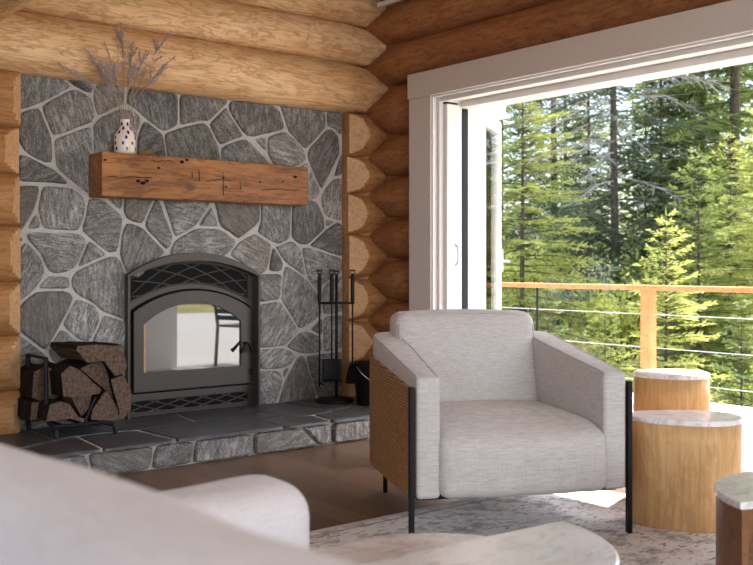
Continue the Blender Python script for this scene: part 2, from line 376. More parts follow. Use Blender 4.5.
for i in range(len(FS)-1):
    h = FS[i+1]-FS[i]; R = math.sqrt((h/2)**2 + MM**2); z = (FS[i]+FS[i+1])/2
    if FS[i] >= 2.1:
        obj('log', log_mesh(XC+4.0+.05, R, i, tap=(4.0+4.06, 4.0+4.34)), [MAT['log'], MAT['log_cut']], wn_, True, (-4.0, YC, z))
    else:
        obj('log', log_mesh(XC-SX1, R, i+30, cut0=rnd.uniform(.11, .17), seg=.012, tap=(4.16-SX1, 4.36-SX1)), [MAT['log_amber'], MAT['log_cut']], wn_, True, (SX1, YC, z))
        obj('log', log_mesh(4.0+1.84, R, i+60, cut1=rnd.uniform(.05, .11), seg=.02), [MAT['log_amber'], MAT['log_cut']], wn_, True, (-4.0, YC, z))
struct(obj('wall_backing', (lambda b: (box(b, -4.2, 4.4, YC+.09, YC+.2, -.1, 3.4), box(b, SX1-.002, 4.4, YC-.04, YC+.09, -.1, 2.1), box(b, -4.2, 1.79, YC-.035, YC+.09, -.1, 2.1), b)[-1])(B()), MAT['log_amber'], wn_))
we = struct(bpy.data.objects.new('wall_east', None)); C.objects.link(we)
OY0, OY1, OZ = 1.92, 4.663, 2.13                  # the opening
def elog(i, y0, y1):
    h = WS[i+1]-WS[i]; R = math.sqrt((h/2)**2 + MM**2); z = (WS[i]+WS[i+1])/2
    o = obj('log', log_mesh(y1-y0, R, i+90, tap=(.40, .12)), [MAT['log_backlit'], MAT['log_cut']], we, True, (XC, y1, z)); o.rotation_euler.z = -PI/2
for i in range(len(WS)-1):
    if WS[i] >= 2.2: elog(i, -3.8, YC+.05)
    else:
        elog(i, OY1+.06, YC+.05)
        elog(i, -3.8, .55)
struct(obj('floor', box(B(), -4, 4.6, -4, 5.6, -.1, 0), MAT['floor']))
struct(obj('ceiling', box(B(), -4, 4.6, -4, 5.6, 3.3, 3.4), MAT['ceiling']))
wsth = struct(obj('wall_south', (lambda b: (box(b, -4, -1.9, -3.9, -3.7, 0, 3.3), box(b, 3.1, 4.4, -3.9, -3.7, 0, 3.3), box(b, -1.9, 3.1, -3.9, -3.7, 0, .55), box(b, -1.9, 3.1, -3.9, -3.7, 2.95, 3.3), b)[-1])(B()), MAT['plaster']))
wwst = struct(obj('wall_west', (lambda b: (box(b, -3.7, -3.5, -3.7, -.9, 0, 3.3), box(b, -3.7, -3.5, 2.9, 5.4, 0, 3.3), box(b, -3.7, -3.5, -.9, 2.9, 0, .55), box(b, -3.7, -3.5, -.9, 2.9, 2.95, 3.3), b)[-1])(B()), MAT['plaster']))
# overhead log beam that crosses from the stone wall towards the camera
o = obj('ceiling_beam', log_mesh(5.3, .17, 201), [MAT['log'], MAT['log_cut']], None, True, (1.575, YC, 2.45)); o.rotation_euler.z = -PI/2
tag(o, 'round peeled log beam overhead, crossing above the top log of the stone wall', 'beam')

obj('wall_backing', (lambda b: (box(b, XC-.034, XC+.1, OY1+.04, YC, -.1, 2.2), box(b, XC-.034, XC+.1, -3.8, .55, -.1, 2.2), box(b, XC-.034, XC+.1, -3.8, YC, 2.2, 3.4), b)[-1])(B()), MAT['log_backlit'], we)
# window wall trim: casing, jamb, head
def tr(name, mat, *b, parent=None, bevel=.003):
    bm = B()
    for q in b: box(bm, *q)
    o = obj(name, bm, MAT[mat], parent, bevel=bevel); return struct(o) if parent is None else o
tr('trim_1', 'casing', (4.19, 4.27, OY1, 4.873, 0, OZ), (4.18, 4.27, OY0-.21, 4.878, OZ, 2.29), (4.19, 4.27, OY0-.21, OY0, 0, OZ))
tr('trim_2', 'white', (4.20, 4.66, OY1-.012, OY1+.03, 0, OZ), (4.20, 4.66, OY0, OY1-.012, OZ-.012, OZ+.05), (4.20, 4.66, OY0-.03, OY0+.012, 0, OZ-.012))
tr('trim_3', 'white', (4.235, 4.32, OY1-.035, OY1-.012, 0, OZ-.012), (4.235, 4.30, OY0+.012, OY1-.035, OZ-.04, OZ-.012), (4.44, 4.60, OY0+.012, OY1-.012, OZ-.055, OZ-.012))
tr('trim_4', 'white', (4.60, 4.68, OY1-.01, 5.6, 0, 2.6), (4.60, 4.68, OY0-.3, OY1-.01, OZ, 2.6))
tr('trim_5', 'white', (4.66, 4.96, 4.74, 5.25, 2.06, 2.5))
tr('trim_6', 'white', (4.185, 4.215, 3.0, 5.20, 2.80, 2.83))
# retractable screen cassette on the jamb
sp_ = thing('screen_post', 'slim white upright of a pull-across insect screen, with a small pull handle on the jamb', 'screen', (4.318, OY1-.04, 0))
obj('housing', box(B(), -.048, .048, -.028, .028, .0, OZ-.05), MAT['white'], sp_, bevel=.008)
obj('end_cap', box(B(), -.05, .05, -.031, .028, OZ-.05, OZ-.042), MAT['black_iron'], sp_)
obj('pull_handle', tube(B(), [(.03, -.027, 1.05), (.03, -.048, 1.065), (.03, -.052, 1.11), (.03, -.048, 1.165), (.03, -.027, 1.18)], .007), MAT['pale_steel'], sp_, True)
tr('trim_7', 'black_iron', (4.455, 4.505, OY1-.02, OY1-.008, 0, OZ-.06))
# folded glazed door, hinged outside the opening
dr = bpy.data.objects.new('door_1', None); C.objects.link(dr); struct(dr); dr.location = (4.66, 4.665, .02); dr.rotation_euler.z = math.radians(33)
W_, H_, S_ = .58, 2.06, .045
obj('door_frame', (lambda b: (box(b, 0, S_, -.013, .013, 0, H_), box(b, W_-S_, W_, -.013, .013, 0, H_), box(b, S_, W_-S_, -.013, .013, 0, .12), box(b, S_, W_-S_, -.013, .013, H_-.09, H_), b)[-1])(B()), MAT['white'], dr, bevel=.004)
obj('door_pane', box(B(), S_, W_-S_, -.006, .006, .12, H_-.09), MAT['glass'], dr)
obj('door_handle', (lambda b: (box(b, W_-.05, W_-.02, -.03, -.013, .98, 1.14), box(b, W_-.045, W_+.05, -.066, -.05, 1.05, 1.066), box(b, W_-.045, W_-.025, -.055, -.025, 1.05, 1.066), b)[-1])(B()), MAT['white'], dr, bevel=.004)
# second bay of the window wall beyond the frame: screened
wd = bpy.data.objects.new('window_1', None); C.objects.link(wd); struct(wd)
obj('window_frame', (lambda b: (box(b, 4.30, 4.42, OY0-.21, OY0-.03, 0, OZ), box(b, 4.30, 4.42, .55, .75, 0, OZ), box(b, 4.30, 4.42, .75, OY0-.21, OZ-.1, OZ+.1), box(b, 4.30, 4.42, .75, OY0-.21, 0, .1), b)[-1])(B()), MAT['casing'], wd)
obj('window_screen', box(B(), 4.355, 4.36, .75, OY0-.21, .1, OZ-.1), MAT['screen'], wd)

# ------------------------------------------------------------------ stone fireplace
def stones(bm, polys, to3, inset=.0062, thick=.022, rs=random.Random(3), step=.035, lean=None):
    """polys of 2-d points in metres; to3(u, v, out) -> 3-d; one raised stone per polygon"""
    lay = bm.loops.layers.float_color.get('stone_tone') or bm.loops.layers.float_color.new('stone_tone')
    for P in polys:
        P = [Vector(p) for p in P]
        if sum(P[i].cross(P[(i+1) % len(P)]) if False else P[i].x*P[(i+1)%len(P)].y - P[(i+1)%len(P)].x*P[i].y for i in range(len(P))) < 0: P.reverse()
        Q = []
        for i in range(len(P)):
            a, b = P[i], P[(i+1)%len(P)]; k = max(1, int((b-a).length/step))
            for j in range(k): Q.append(a.lerp(b, j/k))
        def off(pts, d, jit):
            out = []; n = len(pts)
            for i in range(n):
                e1 = (pts[i]-pts[i-1]).normalized(); e2 = (pts[(i+1)%n]-pts[i]).normalized()
                n1 = Vector((-e1.y, e1.x)); n2 = Vector((-e2.y, e2.x)); m = n1+n2
                m = m.normalized() if m.length > 1e-4 else n1
                out.append(pts[i] + m*(d/max(.5, m.dot(n1)) + rs.uniform(-jit, jit)))
            return out
        # round the corners a little
        Q = [(Q[i-1]+Q[i]*3+Q[(i+1)%len(Q)])/5 for i in range(len(Q))]
        r0 = off(Q, inset, .0016); r1 = off(r0, .003, .0006); r2 = off(r1, .008, .0008)
        tone = (rs.random(), rs.random(), 1.0 if rs.random() < .16 else rs.random()*.35, 1)
        h = thick*rs.uniform(.75, 1.2)
        A = [bm.verts.new(to3(p.x, p.y, -.004)) for p in r0]; Bv = [bm.verts.new(to3(p.x, p.y, h*.72)) for p in r1]
        Cv = [bm.verts.new(to3(p.x, p.y, h + .004*mnoise.noise((p.x*9, p.y*9, 3)))) for p in r2]
        fs = []
        n = len(A)
        for i in range(n):
            fs.append(bm.faces.new((A[i], A[(i+1)%n], Bv[(i+1)%n], Bv[i]))); fs.append(bm.faces.new((Bv[i], Bv[(i+1)%n], Cv[(i+1)%n], Cv[i])))
        top = bm.faces.new(Cv); top.normal_update(); fs += bmesh.ops.triangulate(bm, faces=[top])['faces'] if n > 4 else [top]
        for f in fs:
            for l in f.loops: l[lay] = tone
WALL_PX = [
 [(17,70),(63,77),(74,87),(40,105),(17,112)], [(63,77),(96,82),(93,96),(74,87)], [(96,82),(127,86),(125,106),(118,108),(97,118),(92,96)],
 [(74,87),(92,96),(97,118),(92,124),(53,138),(40,105)], [(17,112),(40,105),(53,138),(54,165),(45,164),(24,153),(17,142)], [(53,138),(92,124),(94,155),(90,197),(55,168)],
 [(92,124),(97,118),(118,108),(133,108),(144,118),(137,136),(136,162),(94,162)], [(144,118),(164,133),(168,160),(136,162),(137,136)],
 [(128,86),(179,93),(179,127),(163,133),(144,118),(133,107),(125,106)], [(179,93),(231,99),(227,105),(208,124),(204,121),(179,127)],
 [(163,133),(179,127),(204,121),(209,125),(220,147),(222,170),(168,165)], [(208,124),(227,105),(231,116),(246,137),(230,142),(220,147)],
 [(231,99),(272,104),(281,110),(286,130),(253,138),(246,137),(231,116),(227,105)], [(220,147),(230,142),(246,137),(274,166),(275,178),(222,172)], [(253,138),(267,136),(267,154)],
 [(267,136),(286,130),(306,151),(308,160),(299,167),(275,168),(267,154)], [(278,104),(326,110),(327,128),(306,151),(288,132),(281,110)], [(326,110),(343,112),(343,136),(340,136),(332,127),(327,128)],
 [(306,151),(327,128),(332,127),(340,136),(341,153),(322,192),(312,170),(308,160)], [(341,153),(343,153),(343,176),(333,178)], [(333,178),(343,176),(343,222),(337,221),(325,217),(320,199),(322,192)],
 [(325,217),(337,221),(326,229)], [(286,168),(299,167),(308,160),(312,170),(322,192),(317,200),(290,202)], [(292,196),(317,200),(325,217),(326,229),(308,246),(301,246),(291,239)],
 [(326,229),(337,221),(343,222),(343,258),(308,246)], [(260,196),(292,196),(291,239),(279,246),(272,243),(256,232),(261,222)], [(213,196),(260,196),(261,222),(239,241),(230,233),(220,228)],
 [(212,204),(220,228),(197,227)], [(161,194),(211,194),(212,204),(196,227),(175,239)], [(157,194),(161,201),(175,239),(168,253),(143,226)], [(125,192),(157,194),(143,226),(126,220),(122,212)],
 [(126,220),(143,226),(168,253),(155,262),(140,280),(126,275),(119,254),(122,230)], [(168,253),(175,239),(197,227),(220,228),(239,241),(228,256),(200,262),(172,258)],
 [(239,241),(256,232),(273,244),(268,272),(256,278),(240,262),(228,256)], [(273,244),(285,263),(283,273),(268,272)], [(279,246),(291,239),(301,246),(307,278),(285,263),(273,244)],
 [(301,246),(308,246),(343,258),(343,274),(335,277),(322,287),(317,292),(307,278)], [(285,263),(307,278),(317,292),(322,300),(323,316),(300,331),(281,300),(283,273)],
 [(258,273),(283,273),(281,300),(258,304)], [(258,304),(281,300),(300,331),(285,347),(258,349)], [(322,287),(335,277),(343,273),(343,313),(323,316),(322,300)], [(323,316),(343,313),(343,350),(323,353)],
 [(309,330),(323,316),(323,337)], [(285,347),(300,331),(309,330),(323,337),(323,353),(307,355),(298,354)], [(258,349),(285,347),(298,354),(292,365),(281,370),(258,370)],
 [(258,370),(281,370),(284,382),(276,405),(258,408)], [(282,369),(292,365),(284,382)], [(299,354),(305,354),(318,397),(314,405),(277,407),(284,382)], [(305,355),(323,353),(343,350),(343,404),(318,400)],
 [(17,152),(24,153),(45,164),(55,168),(72,186),(42,183),(17,183)], [(17,184),(42,184),(36,210),(25,229),(17,238)], [(42,184),(72,187),(87,197),(86,214),(80,232),(43,230),(37,210)],
 [(37,210),(43,230),(25,230)], [(17,240),(25,231),(26,239),(17,247)], [(25,231),(80,232),(89,238),(76,270),(57,276),(48,273),(40,254),(26,239)],
 [(87,197),(101,197),(122,213),(125,220),(122,232),(119,254),(109,255),(89,238),(80,232),(86,214)], [(101,194),(125,194),(122,213)], [(89,238),(109,255),(76,270)],
 [(71,275),(76,270),(109,255),(119,254),(128,275),(128,322),(101,312),(95,304),(80,298),(71,290)], [(48,273),(57,276),(71,275),(71,290),(36,290)], [(17,247),(26,239),(40,254),(48,273),(36,290),(17,306)],
 [(36,290),(71,290),(76,298),(61,326),(46,353),(17,331),(17,306)], [(76,298),(80,298),(95,304),(102,313),(101,322),(90,344),(82,343),(61,326)], [(102,313),(130,322),(130,352),(90,344),(101,322)],
 [(61,326),(82,343),(80,361),(54,365),(46,353)], [(17,331),(46,353),(54,365),(50,438),(17,442)], [(54,365),(80,361),(82,343),(90,344),(130,352),(130,430),(50,438)]]
polys = []
for pl in WALL_PX:
    polys.append([(lambda q: (q.x, q.z))(at_y(px, py, YF)) for px, py in pl])
ZH = .145; YH = 4.64
fp = thing('fireplace', 'grey irregular stone fireplace surround with pale mortar joints and a low stone hearth', 'fireplace', (2.9, YF, 0))
inv = lambda x, y, z: (x-2.9, y-YF, z)
bm = B(); stones(bm, polys, lambda u, v, o: inv(u, YF+.014-o, v))
obj('stone_facing', bm, MAT['stone'], fp, False)

# hearth: risers on the front, slabs on top
HX0, HX1 = .9, 4.24
fx = [(-40, -60)] + [(50,48), (87,94), (156,151), (196,192.5), (254,254), (301,321), (332.6,332.6), (372,372)]
ux = []
for a, b in fx[1:]:
    ux.append((at_y(a, 440, YH).x, at_y(b, 460, YH).x))
ux = [(1.3, 1.28), (1.62, 1.6)] + ux + [(HX1, HX1)]; ux = [(HX0, HX0)] + ux
hp = []
for (t0, b0), (t1, b1) in zip(ux, ux[1:]): hp.append([(b0, -.004), (b1, -.004), (t1, .128), (t0, .128)])
he = obj('hearth', box(B(), HX0-2.9, HX1-2.9, YH+.02-YF, .03, 0, ZH-.005), MAT['mortar'], fp)
bm = B(); stones(bm, hp, lambda u, v, o: inv(u, YH+.024-o + .05*(1-v/.12)*0, v), thick=.03, inset=.007)
obj('riser_stones', bm, MAT['stone'], he)
TOP_PX = [[(10,446),(62,442),(84,420),(55,405),(0,415)], [(62,442),(132,435),(133,428),(154,419),(120,412),(84,420)], [(0,460),(10,446),(62,442),(64,450)], [(62,442),(133,434),(158,441),(64,450)],
 [(133,428),(175,424.5),(239,416.5),(282,412),(263,430),(196,439),(158,441),(145,433)], [(154,419),(162,416),(223,409),(233,408.5),(247,416),(175,424.5),(149,426)], [(247,416),(282,411),(233,408),(260,402),(300,399),(298,414),(270,413)],
 [(282,411),(298,414),(316,424),(263,430),(239,425)], [(298,414),(323,413),(352,418),(316,424)], [(300,399),(340,392),(380,390),(384,402),(323,413),(298,414)], [(323,413),(384,402),(384,414),(352,418)]]
tp = []
for pl in TOP_PX:
    q = [at_z(px, py, ZH) for px, py in pl]
    tp.append([(p.x, max(YH-.012, min(p.y, YF+.0))) for p in q])
# a plain tiling of the slab tops in hearth coordinates: front row and back row with slanted joints
def cut(x0, x1, y0, y1, s0=0, s1=0): return [(x0+s0, y0), (x1+s1, y0), (x1, y1), (x0, y1)]
tp = []
front = [HX0, 1.55, 2.02, 2.36, 3.02, 3.42, 3.86, HX1]; back = [HX0, 1.35, 1.9, 2.27, 2.75, 3.25, 3.62, HX1]
mid = lambda x: 5.0 + .09*math.sin(x*3.1) + .05*math.sin(x*7)
for a, b in zip(front, front[1:]):
    n = 4; top = [(b+(a-b)*k/n, mid(b+(a-b)*k/n)) for k in range(n+1)]
    tp.append([(a+.05*math.sin(a*9), YH-.02), (b+.05*math.sin(b*9), YH-.02)] + top)
for a, b in zip(back, back[1:]):
    n = 4; low = [(a+(b-a)*k/n, mid(a+(b-a)*k/n)) for k in range(n+1)]
    tp.append(low + [(b+.06*math.sin(b*5), YF), (a+.06*math.sin(a*5), YF)])
bm = B(); stones(bm, tp, lambda u, v, o: inv(u, v, ZH-.013+o), thick=.013, inset=.0055, rs=random.Random(11))
dk = M('dark_slate', .38, .4); _s = dk.noise(dk.co((1, 4, 1)), 9, 5, .65); 
MAT['slate'] = dk.color(dk.ramp(_s, [(.3, (.03, .03, .032)), (.7, (.085, .085, .088))])).bump(_s, .4, .006).m
obj('slab_tops', bm, MAT['slate'], he)

# ------------------------------------------------------------------ fireplace insert
fi = thing('fireplace_insert', 'bronze arched steel fireplace insert with glass door set in the stone wall', 'stove', (0, 0, 0))
def wx(px, Y): return at_y(px, 300, Y).x
YI = YF-.03                                        # front of the rim
U0, U1 = wx(126.5, YI), wx(258.5, YI); UM = (U0+U1)/2; VB = ZH
VS, VA = at_y(127, 275, YI).z, at_y(190, 252.5, YI).z
def arch(u0, u1, v0, vs, va, n=24):
    """closed loop: bottom-left, bottom-right, then arc from right to left"""
    c = (u1-u0)/2; s = va-vs; R = (c*c+s*s)/(2*s); um = (u0+u1)/2
    a = math.asin(min(1, c/R)); pts = [(u0, v0), (u1, v0)]
    for k in range(n+1):
        t = a - 2*a*k/n; pts.append((um + R*math.sin(t), va-R+R*math.cos(t)))
    return pts
def ring3(bm, O, I, y0, y1):
    n = len(O); a = [bm.verts.new((u, y0, v)) for u, v in O]; b = [bm.verts.new((u, y0, v)) for u, v in I]
    c = [bm.verts.new((u, y1, v)) for u, v in O]; d = [bm.verts.new((u, y1, v)) for u, v in I]
    for i in range(n):
        j = (i+1)%n
        for q in ((a[i], a[j], b[j], b[i]), (c[j], c[i], d[i], d[j]), (a[j], a[i], c[i], c[j]), (b[i], b[j], d[j], d[i])): bm.faces.new(q)
    return bm
def plate(bm, O, y0, y1):
    a = [bm.verts.new((u, y0, v)) for u, v in O]; b = [bm.verts.new((u, y1, v)) for u, v in O]; n = len(O)
    for i in range(n): bm.faces.new((a[(i+1)%n], a[i], b[i], b[(i+1)%n]))
    bm.faces.new(a); bm.faces.new(b[::-1]); return bm
e = .012
obj('outer_frame', ring3(B(), arch(U0, U1, VB, VS, VA), arch(U0+e, U1-e, VB-.001, VS-.012, VA-.05), YI-.02, YF+.05), MAT['bronze'], fi, bevel=.002)
YR = YF+.022                                       # recessed face
a_in = arch(U0+.012, U1-.012, VB, VS-.02, VA-.045)
d0, d1 = wx(131.5, YR)+.01, wx(249.5, YR); dvb = at_y(190, 388, YR).z; dvs = at_y(131.5, 312, YR).z; dva = at_y(190, 290.5, YR).z
obj('face_plate', ring3(B(), a_in, arch(d0-.012, d1+.012, dvb-.012, dvs+.012, dva+.012), YR+.008, YR+.03), MAT['bronze'], fi)
obj('back_plate', plate(B(), a_in, YR+.03, YR+.045), MAT['dark_void'], fi)
hole = arch(U0+.004, U1-.004, 0, VS-.006, VA-.03)
mp_ = [(SX0, 0), hole[0]] + hole[:1:-1] + [hole[1], (SX1, 0), (SX1, 2.13), (SX0, 2.13)]
bm = plate(B(), [(u-2.9, v) for u, v in mp_], .008, .085); bm.normal_update(); bmesh.ops.triangulate(bm, faces=[f for f in bm.faces if len(f.verts) > 4])
obj('mortar', bm, MAT['mortar'], fp)
# upper grille with a crossing lattice that follows the arch
def arc_pt(s, t):
    g0 = at_y(190, 283, YR).z; g1 = at_y(190, 263, YR).z
    u0, u1 = U0+.045, U1-.045; um = (u0+u1)/2; c = (u1-u0)/2
    def z(u, va, sag): x = (u-um)/c; return va - sag*x*x
    u = u0+(u1-u0)*s
    return (u, z(u, g0, .108)*(1-t) + z(u, g1, .075)*t)
ug = obj('upper_grille', plate(B(), [arc_pt(k/20, 0) for k in range(21)] + [arc_pt(1-k/20, 1) for k in range(21)], YR+.002, YR+.006), MAT['dark_void'], fi)
def lattice(bm, f, n, y, r=.0042, shift=.16):
    for k in range(-2, n+2):
        for sg in (1, -1):
            pts = []
            for j in range(13):
                t = j/12; s = (k+.5)/n + sg*(t-.5)*2*shift
                if -.001 <= s <= 1.001: u, v = f(s, t); pts.append((u, y, v))
            if len(pts) > 1: tube(bm, pts, r, 5)
    for t in (0, 1): tube(bm, [(lambda q: (q[0], y, q[1]))(f(s/20, t)) for s in range(21)], r*1.3, 5)
    for s in (0, 1): tube(bm, [(lambda q: (q[0], y, q[1]))(f(s, t/4)) for t in range(5)], r*1.3, 5)
    return bm
obj('lattice', lattice(B(), arc_pt, 4, YR, .0038, .21), MAT['grille'], ug)
lz0, lz1 = ZH+.02, at_y(190, 396, YR).z
low = lambda s, t: (U0+.045+(U1-U0-.09)*s, lz0+(lz1-lz0)*t)
lg = obj('lower_grille', plate(B(), [low(0, 0), low(1, 0), low(1, 1), low(0, 1)], YR+.002, YR+.006), MAT['dark_void'], fi)
obj('lattice', lattice(B(), low, 5, YR, .0038, .16), MAT['grille'], lg)
gx0, gx1 = wx(143, YR), wx(240, YR); gb = at_y(190, 369.5, YR).z; gs = at_y(143, 325, YR).z; ga = at_y(190, 303, YR).z
dd = obj('insert_door', ring3(B(), arch(d0, d1, dvb, dvs, dva), arch(gx0, gx1, gb, gs, ga), YR-.012, YR+.012), MAT['bronze'], fi, bevel=.003)
obj('door_glass', plate(B(), arch(gx0-.01, gx1+.01, gb-.01, gs+.01, ga+.01), YR+.0, YR+.006), MAT['fire_glass'], dd)
hz = at_y(246, 347, YR-.03); hb = B()
tube(hb, [(hz.x-.055, YR-.055, hz.z-.028), (hz.x-.03, YR-.05, hz.z-.005), (hz.x, YR-.045, hz.z+.03), (hz.x+.02, YR-.045, hz.z+.005), (hz.x+.035, YR-.05, hz.z-.03)], [.014, .011, .008, .010, .013], 8)
tube(hb, [(hz.x, YR-.045, hz.z+.025), (hz.x, YR-.005, hz.z+.025)], .008, 8)
obj('door_handle', hb, MAT['black_iron'], dd, True)
kz = at_y(250, 371, YR)
obj('latch', tube(B(), [(kz.x-.01, YR-.012, kz.z+.012), (kz.x-.01, YR-.03, kz.z+.008), (kz.x-.008, YR-.032, kz.z-.02)], .005, 6), MAT['black_iron'], dd, True)

# ------------------------------------------------------------------ mantel beam, vase, sprigs
MX0, MX1, MY0, MZ0, MZ1 = 2.254, 3.66, 5.262, 1.438, 1.688
def mfn(p):
    k = .004*mnoise.noise((p.x*6, p.y*9, p.z*9)) + .003*mnoise.noise((p.x*20, p.z*25, 1))
    return Vector((p.x + k, p.y + k*1.4, p.z + k*.8))
mb = thing('mantel_beam', 'rough reclaimed timber mantel beam fixed across the stone above the stove', 'mantel', ((MX0+MX1)/2, (MY0+YF)/2, MZ0))
o = obj('beam', pillow(MX1-MX0, YF-MY0, MZ1-MZ0, .008, (46, 6, 12), mfn), MAT['mantel'], mb, False, (0, 0, (MZ1-MZ0)/2))
ng = B()
for px, py, r in ((105,160,.007),(158.5,168,.009),(182,162,.012),(187,160,.009),(138,181,.010),(143,183,.012),(147,181,.009),(223,178,.008),(226,187,.006),(240,188,.006),(260,182,.006),(283,181.5,.005),(295,177,.014)):
    q = at_y(px, py, MY0) - Vector(((MX0+MX1)/2, (MY0+YF)/2, MZ0))
    vs_ = []
    for k in range(9):
        a = 2*PI*k/9; rr = r*(.75+.5*rnd.random()); vs_.append((q.x+rr*math.cos(a)*1.3, q.z+rr*.8*math.sin(a)))
    plate(ng, vs_, q.y-.0035, q.y+.003)
obj('knot_holes', ng, MAT['dark_void'], mb)
ck = B()
for x0, x1, z in ((108,152,177),(205,232,178),(150,175,160),(262,300,186)):
    pts = [at_y(x0+(x1-x0)*k/8, z+rnd.uniform(-1, 1)+(x0+(x1-x0)*k/8-101)*.02, MY0-.002) - Vector(((MX0+MX1)/2, (MY0+YF)/2, MZ0)) for k in range(9)]
    tube(ck, pts, [.001]+[.0022]*7+[.001], 5)
for x, y0, y1 in ((192,172,178),(199,170,181),(223,172,195),(240,180,190)):
    tube(ck, [at_y(x, y0, MY0-.002) - Vector(((MX0+MX1)/2, (MY0+YF)/2, MZ0)), at_y(x+.6, y1, MY0-.002) - Vector(((MX0+MX1)/2, (MY0+YF)/2, MZ0))], .002, 5)
obj('cracks', ck, MAT['dark_void'], mb)
vx = at_y(125, 150, 5.36).x; VZ = MZ1+.002
va = thing('bottle_vase', 'cream ceramic bottle vase with cobalt blue dots standing on the mantel', 'vase', (vx, 5.36, VZ))
vprof = [(.048, 0), (.058, .006), (.062, .02), (.062, .09), (.058, .112), (.045, .135), (.031, .155), (.026, .17), (.0255, .195), (.028, .202), (.023, .204), (.021, .19), (.02, .16)]
db = lathe(B(), vprof, 40)
def vr(z):
    for (r0, z0), (r1, z1) in zip(vprof, vprof[1:10]):
        if z0 <= z <= z1: return r0+(r1-r0)*(z-z0)/max(1e-6, z1-z0)
    return .03
for z, cnt, ph in ((.03, 6, .2), (.062, 7, .7), (.095, 6, .1), (.125, 6, .5), (.15, 5, .2), (.175, 5, .8)):
    for k in range(cnt):
        a = 2*PI*(k+ph)/cnt + rnd.uniform(-.12, .12); hw, hh = .0078, .012
        r = vr(z)+.001; vv = []
        for j in range(10):
            b = 2*PI*j/10; aa = a + hw*math.cos(b)/r; z_ = z + hh*math.sin(b); q = vr(z_)+.0012
            vv.append(db.verts.new((q*math.cos(aa), q*math.sin(aa), z_)))
        db.faces.new(vv).material_index = 1
obj('vase_body', db, [MAT['ceramic'], MAT['blue_dot']], va, True)
tips = [(58,63,'lowest dried lavender sprig in the vase, arching out towards the plain log wall'), (84,47,'dried lavender sprig second from the low arching one'), (104,42,'short bushy lavender sprig just behind the tallest one'),
        (121,22,'tallest dried lavender sprig, standing upright in the dotted vase'), (133,41,'upright thin lavender sprig beside the tallest one'), (147,49,'small lavender sprig leaning under the long slanting one'),
        (171,31,'long lavender sprig slanting over the stone towards the window'), (176,56,'low drooping lavender sprig nearest the window side'), (97,58,'low tangled lavender sprig with bare stem')]
for i, (px, py, lb) in enumerate(tips):
    T = at_y(px, py, 5.215 + .03*math.sin(i*2.3)) - Vector((vx, 5.36, VZ))
    p0 = Vector((.006*math.cos(i*2), .006*math.sin(i*2), .12)); p1 = Vector((.016*math.copysign(1, T.x)*min(1, abs(T.x)*8), 0, .204)); 
    ctrl = Vector((T.x*.30, T.y*.4, .2+(T.z-.2)*.55))
    root = thing('lavender_sprig', lb, 'dried flower', (vx, 5.36, VZ), 0, 'dried lavender sprigs in the dotted vase')
    P = [p0, p1] + [(p1*(1-t)**2 + ctrl*2*t*(1-t) + T*t*t) for t in (k/12 for k in range(1, 13))]
    sb = tube(B(), P, [.0024]*10+[.002]*(len(P)-10), 5); bb = B()
    L = len(P)
    def bud(c, s):
        v = [bb.verts.new(c+Vector(d)*s) for d in ((1,0,0),(-1,0,0),(0,1,0),(0,-1,0),(0,0,1.5),(0,0,-1.5))]
        for f in ((0,2,4),(2,1,4),(1,3,4),(3,0,4),(2,0,5),(1,2,5),(3,1,5),(0,3,5)): bb.faces.new([v[k] for k in f])
    for k in range(46):
        t = rnd.uniform(.52, 1); j = t*(L-1); a = int(min(j, L-2)); c = P[a].lerp(P[a+1], j-a)
        bud(c + Vector([rnd.gauss(0, .006) for _ in range(3)]), rnd.uniform(.003, .0052))
    for k in range(8):   # side florets
        t = rnd.uniform(.5, .85); a = int(t*(L-1)); s = P[a]; d = (P[min(a+2, L-1)]-P[a]).normalized()*.06 + Vector((rnd.uniform(-.05, .05), rnd.uniform(-.03, .03), rnd.uniform(.0, .03)))
        tube(sb, [s, s+d*.5, s+d], .0017, 4)
        for q in range(12): bud(s + d*rnd.uniform(.35, 1) + Vector([rnd.gauss(0, .003) for _ in range(3)]), rnd.uniform(.003, .005))
    obj('stem', sb, MAT['stem'], root, True); obj('florets', bb, MAT['lavender'], root)
tq = at_y(147, 152, 5.38)
tb = thing('twig_bundle', 'small bundle of brown twigs lying on the mantel beside the vase', 'twigs', (tq.x, 5.38, MZ1+.006))
for k in range(6):
    a = rnd.uniform(-.25, .35); l = rnd.uniform(.055, .085); z = .004*k
    obj('twig', tube(B(), [(-.05, .008*(k-3), z), (-.05+l*.6, .006*(k-3)+l*a*.4, z+.012), (-.05+l*1.5, .008*(k-3)+l*a, z+.006+.012*(k%3))], [.003, .004, .002], 6), MAT['twig'], tb, True)

# ------------------------------------------------------------------ firewood rack and split logs
RX, RY = 1.89, 5.05
rk = thing('firewood_rack', 'small black iron firewood rack holding split logs on the hearth', 'log rack', (RX, RY, ZH))
def flat_bar(pts, w=.02, t=.006): return tube(B(), pts, .009, 6)
obj('end_hoop', tube(B(), [(0, .33, 0), (-.01, .32, .06), (-.01, .32, .415), (-.01, .06, .415), (-.01, .05, .10), (.005, .0, .06), (.01, -.03, .04), (.01, -.035, 0)], .013, 8), MAT['black_iron'], rk)
obj('end_hoop', tube(B(), [(.34, .33, 0), (.35, .32, .06), (.36, .32, .16), (.36, .30, .17)], .013, 8), MAT['black_iron'], rk)
obj('front_rail', tube(B(), [(.0, .0, .062), (.08, -.012, .058), (.2, -.015, .06), (.27, -.03, .062), (.315, -.055, .05), (.325, -.06, .02), (.325, -.06, 0)], .013, 8), MAT['black_iron'], rk)
obj('rear_rail', tube(B(), [(-.01, .31, .062), (.35, .31, .062)], .0095, 8), MAT['black_iron'], rk)
